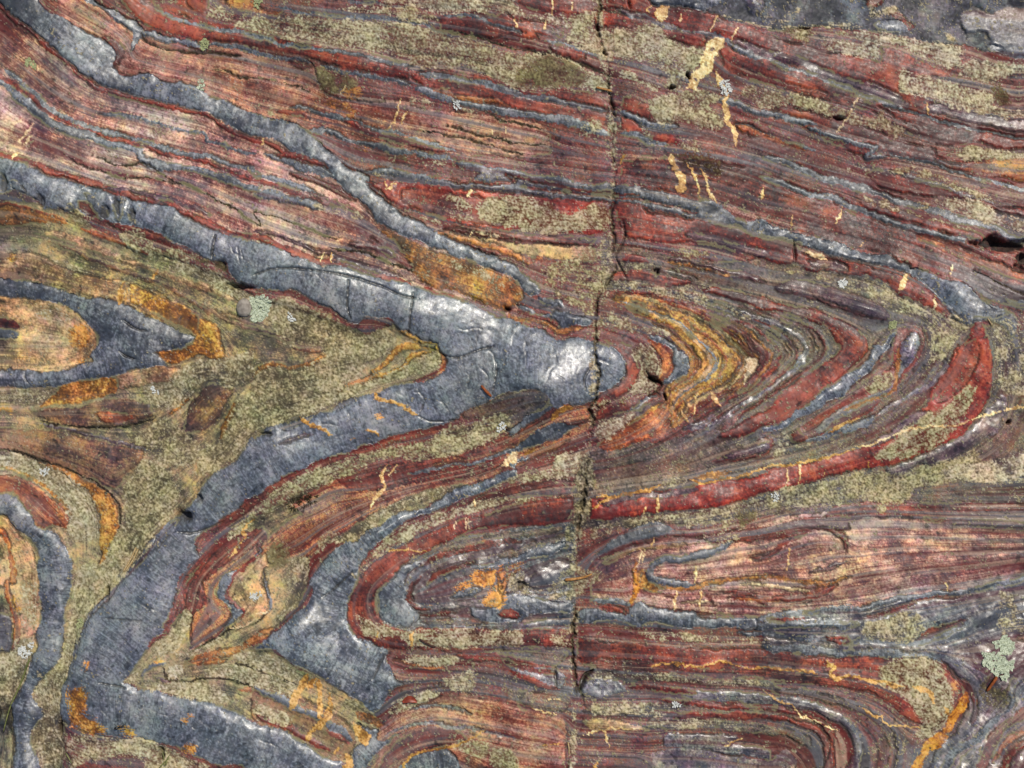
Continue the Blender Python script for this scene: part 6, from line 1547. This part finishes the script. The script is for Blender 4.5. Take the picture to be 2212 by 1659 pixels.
GL = 'leafy lichens on the rock'
lobes('leafy_lichen', 632, 748, [(0, -8, 17), (8, 4, 15), (-6, 20, 13), (14, -12, 10)], 110, 10, M_MINT, 'mint-green leafy lichen beside the round grey pebble', GL, seed=3)
lobes('leafy_lichen', 2430, 1606, [(14, -36, 13), (26, -26, 12), (10, -22, 8), (-12, 4, 15), (10, 14, 13), (-26, 0, 9), (12, 36, 11), (27, 14, 9), (-2, 22, 9)], 170, 10, M_MINT, 'largest mint-green leafy lichen, two tufts joined by a dark stalk', GL, 3, seed=4)
lobes('leafy_lichen', 1771, 215, [(-4, -6, 13), (6, 10, 9)], 90, 8, M_WHITE, 'white and black leafy lichen beside the crooked cream vein', GL, narrow=.4, seed=5)
lobes('leafy_lichen', 2062, 691, [(0, 0, 12), (4, -5, 8)], 70, 7, M_WHITE, 'white leafy lichen on the olive patch above the purple lens', GL, narrow=.5, seed=6)
lobes('leafy_lichen', 99, 1156, [(0, 0, 10), (-6, -3, 6)], 50, 6, M_WHITE, 'small pale leafy lichen near the left edge above the orange arc', GL, narrow=.5, seed=7)
lobes('leafy_lichen', 620, 1456, [(0, 0, 11), (10, -4, 8)], 60, 7, M_WHITE, 'white branching lichen in the core of the lower left fold', GL, narrow=.35, seed=8)
lobes('leafy_lichen', 55, 1590, [(-6, 8, 17), (16, -12, 11)], 110, 7, M_WHITE, 'ash-grey leafy lichen at the rim of the lower left grey fold', GL, narrow=.5, seed=9)
lobes('leafy_lichen', 188, 1526, [(0, 0, 12)], 60, 6, M_GREEN, 'small pale green lichen disc beside the edge of the big grey band', GL, .8, seed=10)
lobes('leafy_lichen', 1891, 1215, [(-4, -4, 8), (4, 4, 7)], 45, 6, M_WHITE, 'white lichen tuft on the olive belt under the red bend', GL, narrow=.5, seed=11)
lobes('leafy_lichen', 712, 775, [(0, 0, 6), (-2, 7, 4)], 24, 5, M_WHITE, 'tiny white lichen tuft below the shaded foot of the big grey band', GL, seed=12)
lobes('leafy_lichen', 1226, 1040, [(0, 0, 10)], 50, 5, M_WHITE, 'grey ring-shaped lichen on the brown patch under the big grey band', GL, .6, seed=13)
lobes('leafy_lichen', 1115, 258, [(0, -3, 8), (3, 5, 6)], 40, 6, M_WHITE, 'small white lichen tuft under the lower grey stripe at top centre', GL, narrow=.5, seed=14)
lobes('leafy_lichen', 489, 204, [(0, -4, 8), (-2, 8, 6)], 40, 6, M_MINT, 'pale mint lichen spot on the upper left grey band', GL, seed=15)
lobes('leafy_lichen', 625, 5, [(0, 0, 12)], 50, 6, M_GREEN, 'light green lichen spot cut by the top edge', GL, .8, seed=16)
lobes('leafy_lichen', 495, 104, [(0, -4, 12), (-4, 8, 10)], 90, 6, M_GREEN, 'green lichen patch at the left end of the salmon block', GL, .8, seed=17)
lobes('leafy_lichen', 1648, 1719, [(0, 0, 9)], 45, 6, M_WHITE, 'white-green lichen tuft low down right of the crack', GL, narrow=.5, seed=18)
lobes('leafy_lichen', 2180, 793, [(0, 0, 13)], 80, 5, M_GREEN, 'round yellow-green lichen cushion above the maroon fold tip', GL, 2.5, seed=19)
lobes('leafy_lichen', 369, 955, [(0, 0, 7)], 30, 5, M_WHITE, 'tiny pale lichen beside the red-brown tongue', GL, seed=20)
lobes('leafy_lichen', 76, 155, [(0, 0, 15), (14, 12, 8)], 60, 6, M_GREEN, 'green lichen clump on the purple-blotched pink stone at the upper left', GL, 1.0, seed=22)

lobes('moss_tuft', 735, 1222, [(4, 0, 17), (-18, 10, 12), (22, -4, 11)], 110, 9, M_MOSS, 'black moss tuft on the striped layers under the green-tan ribbon', None, 2, narrow=.13, seed=30)['category'] = 'moss'

# pebble set in the stone
pv, pf = [], []
for a_ in range(9):
    for b_ in range(16):
        th_, ph_ = math.pi * a_ / 8, 2 * math.pi * b_ / 16
        v = Vector((math.sin(th_) * math.cos(ph_), math.sin(th_) * math.sin(ph_), math.cos(th_)))
        k = 1 + .10 * mnoise.noise(v * 1.6)
        pv.append((v.x * 19 * U * k, v.y * 23 * U * k, v.z * 11 * U * k))
for a_ in range(8):
    for b_ in range(16):
        pf.append((a_ * 16 + b_, a_ * 16 + (b_ + 1) % 16, (a_ + 1) * 16 + (b_ + 1) % 16, (a_ + 1) * 16 + b_)[::-1])
o = mesh_obj('pebble', pv, pf, M_PEB)
o.location = (*world_xy(598, 752), ground(598, 752) + 2 * U)
tag(o, 'smooth round grey pebble left of the mint-green lichen', 'pebble')

rod('twig', [(1379, 1416), (1400, 1414), (1424, 1410), (1445, 1401)], 4.2, 2.2, M_TWIG, 'short tan twig lying across the crack', 'twig', None, 8)
rod('twig', [(1025, 1556), (1044, 1568), (1064, 1577)], 2.8, 2.2, M_DARK, 'dark brown twig on the pale lichen strip of the red hook', 'twig')
rod('twig', [(2428, 1648), (2418, 1664), (2405, 1686)], 4, 3, M_RUSTY, 'rusty stick poking out from under the largest mint-green lichen', 'twig')
rod('twig', [(1175, 941), (1186, 954), (1200, 968)], 3.4, 3.8, M_RUSTY, 'orange-brown stick fragment on the pale end of the big grey band', 'twig')
rod('pine_needle', [(1454, 217), (1474, 221), (1493, 226)], 3, 2.4, M_TWIG, 'orange pine needle piece touching the crack near the top', 'pine needle')
rod('pine_needle', [(329, 1338), (316, 1366), (298, 1398)], 2.6, 2.0, M_STRAW, 'pale dry needle on green lichen, upper of a close pair', 'pine needle', 'pair of pale needles')
rod('pine_needle', [(334, 1342), (322, 1368), (303, 1397)], 2.4, 1.8, M_STRAW, 'pale dry needle on green lichen, lower of a close pair', 'pine needle', 'pair of pale needles')
rod('grass_blade', [(66, 1612), (40, 1680), (18, 1728), (8, 1760), (0, 1792)], 2.6, 1.6, M_GRASS, 'long curved grass blade along the lower left grey fold', 'grass blade', None, 6, 2.5, .6)
for q, (pts, lb) in enumerate((
        ([(404, 1868), (402, 1852), (398, 1832)], 'short green grass blade at the bottom edge, leftmost of a small tuft'),
        ([(408, 1866), (411, 1850), (418, 1838)], 'short green grass blade at the bottom edge, right of a small tuft'),
        ([(392, 1872), (404, 1858), (416, 1848)], 'short green grass blade lying flattest in the small bottom tuft'),
        ([(160, 1838), (168, 1850), (177, 1864)], 'thin dry grass blade on lichen at the bottom left'))):
    rod('grass_blade', pts, 2.0, 1.0, M_GRASS, lb, 'grass blade', 'grass blades in the lower left hollow', 6, 3, .6)
rod('grass_blade', [(1386, 1810), (1389, 1828), (1388, 1842)], 2.0, 1.2, M_STRAW, 'pale dry grass stalk stuck in the bottom of the crack', 'grass blade', None, 6, 3)
rod('pine_needle', [(2400, 778), (2407, 787), (2414, 797)], 1.6, 1.3, M_STRAW, 'short straw needle on grey stone above the bright red lens tip', 'pine needle')

# curled dead leaf
lv, lf = [], []
for a_ in range(9):
    for b_ in range(5):
        t_, w_ = a_ / 8, (b_ - 2) / 2
        wd = 8.5 * math.sin(math.pi * (.06 + .9 * t_)) ** .8
        ang = -.5 + 1.2 * t_
        ccx, ccy = -18 + 36 * t_, -9 * math.sin(math.pi * t_) + 6
        lv.append(((ccx - math.sin(ang) * wd * w_) * U, -(ccy + math.cos(ang) * wd * w_) * U, (1.5 + 3.2 * w_ * w_ + 2.5 * math.sin(math.pi * t_) + (.5 if b_ == 2 else 0)) * U))
for a_ in range(8):
    for b_ in range(4):
        q = a_ * 5 + b_
        lf.append((q, q + 1, q + 6, q + 5))
o = mesh_obj('dead_leaf', lv, lf, M_LEAF)
o.location = (*world_xy(1000, 1710), ground(1000, 1710) + 1.0 * U)
tag(o, 'curled red-brown dead leaf on the lichen at the bottom centre', 'leaf')

# ant: one body of three rounded sections on six jointed legs
prof = [(-14, .3), (-13, 2.0), (-10.5, 3.5), (-7.5, 3.9), (-4.8, 2.6), (-3.3, .9), (-2.4, 1.2), (-1, 2.0), (1.2, 2.3), (3.4, 1.9), (4.8, 1.0), (5.6, 1.1), (6.6, 2.5), (8.6, 2.9), (10.4, 2.1), (11.6, .4)]
av, af = [], []
S_ = 10
for t_, r_ in prof:
    for k in range(S_):
        a = 2 * math.pi * k / S_
        av.append((t_ * U, r_ * math.cos(a) * U, (5 + r_ * .9 * math.sin(a)) * U))
for k in range(len(prof) - 1):
    for q in range(S_):
        t2 = (q + 1) % S_
        af.append((k * S_ + q, (k + 1) * S_ + q, (k + 1) * S_ + t2, k * S_ + t2))


def thin(pts, r):
    b0 = len(av)
    for p_ in pts:
        for k in range(4):
            a = math.pi / 2 * k
            av.append(((p_[0] + .5 * r * math.cos(a)) * U, (p_[1] + r * math.cos(a)) * U, (p_[2] + r * math.sin(a)) * U))
    for k in range(len(pts) - 1):
        for q in range(4):
            af.append((b0 + k * 4 + q, b0 + k * 4 + (q + 1) % 4, b0 + (k + 1) * 4 + (q + 1) % 4, b0 + (k + 1) * 4 + q))


for sd in (-1, 1):
    for xx, ex in ((3, 10), (1, 1), (-1.5, -9)):
        thin([(xx, sd * 1.2, 4.5), ((xx + ex) / 2, sd * 5.5, 7), (ex * .95, sd * 8.5, 3), (ex * 1.15, sd * 10.5, .3)], .55)
    thin([(11, sd * .8, 5.5), (14, sd * 3.2, 7), (18, sd * 4.2, 5)], .4)
o = mesh_obj('ant', av, af, M_ANT)
o.location = (*world_xy(300, 1768), ground(300, 1768) + .3 * U)
o.rotation_euler = (0, 0, math.radians(18))
tag(o, 'black ant crossing the orange stain on the grey fold', 'ant')
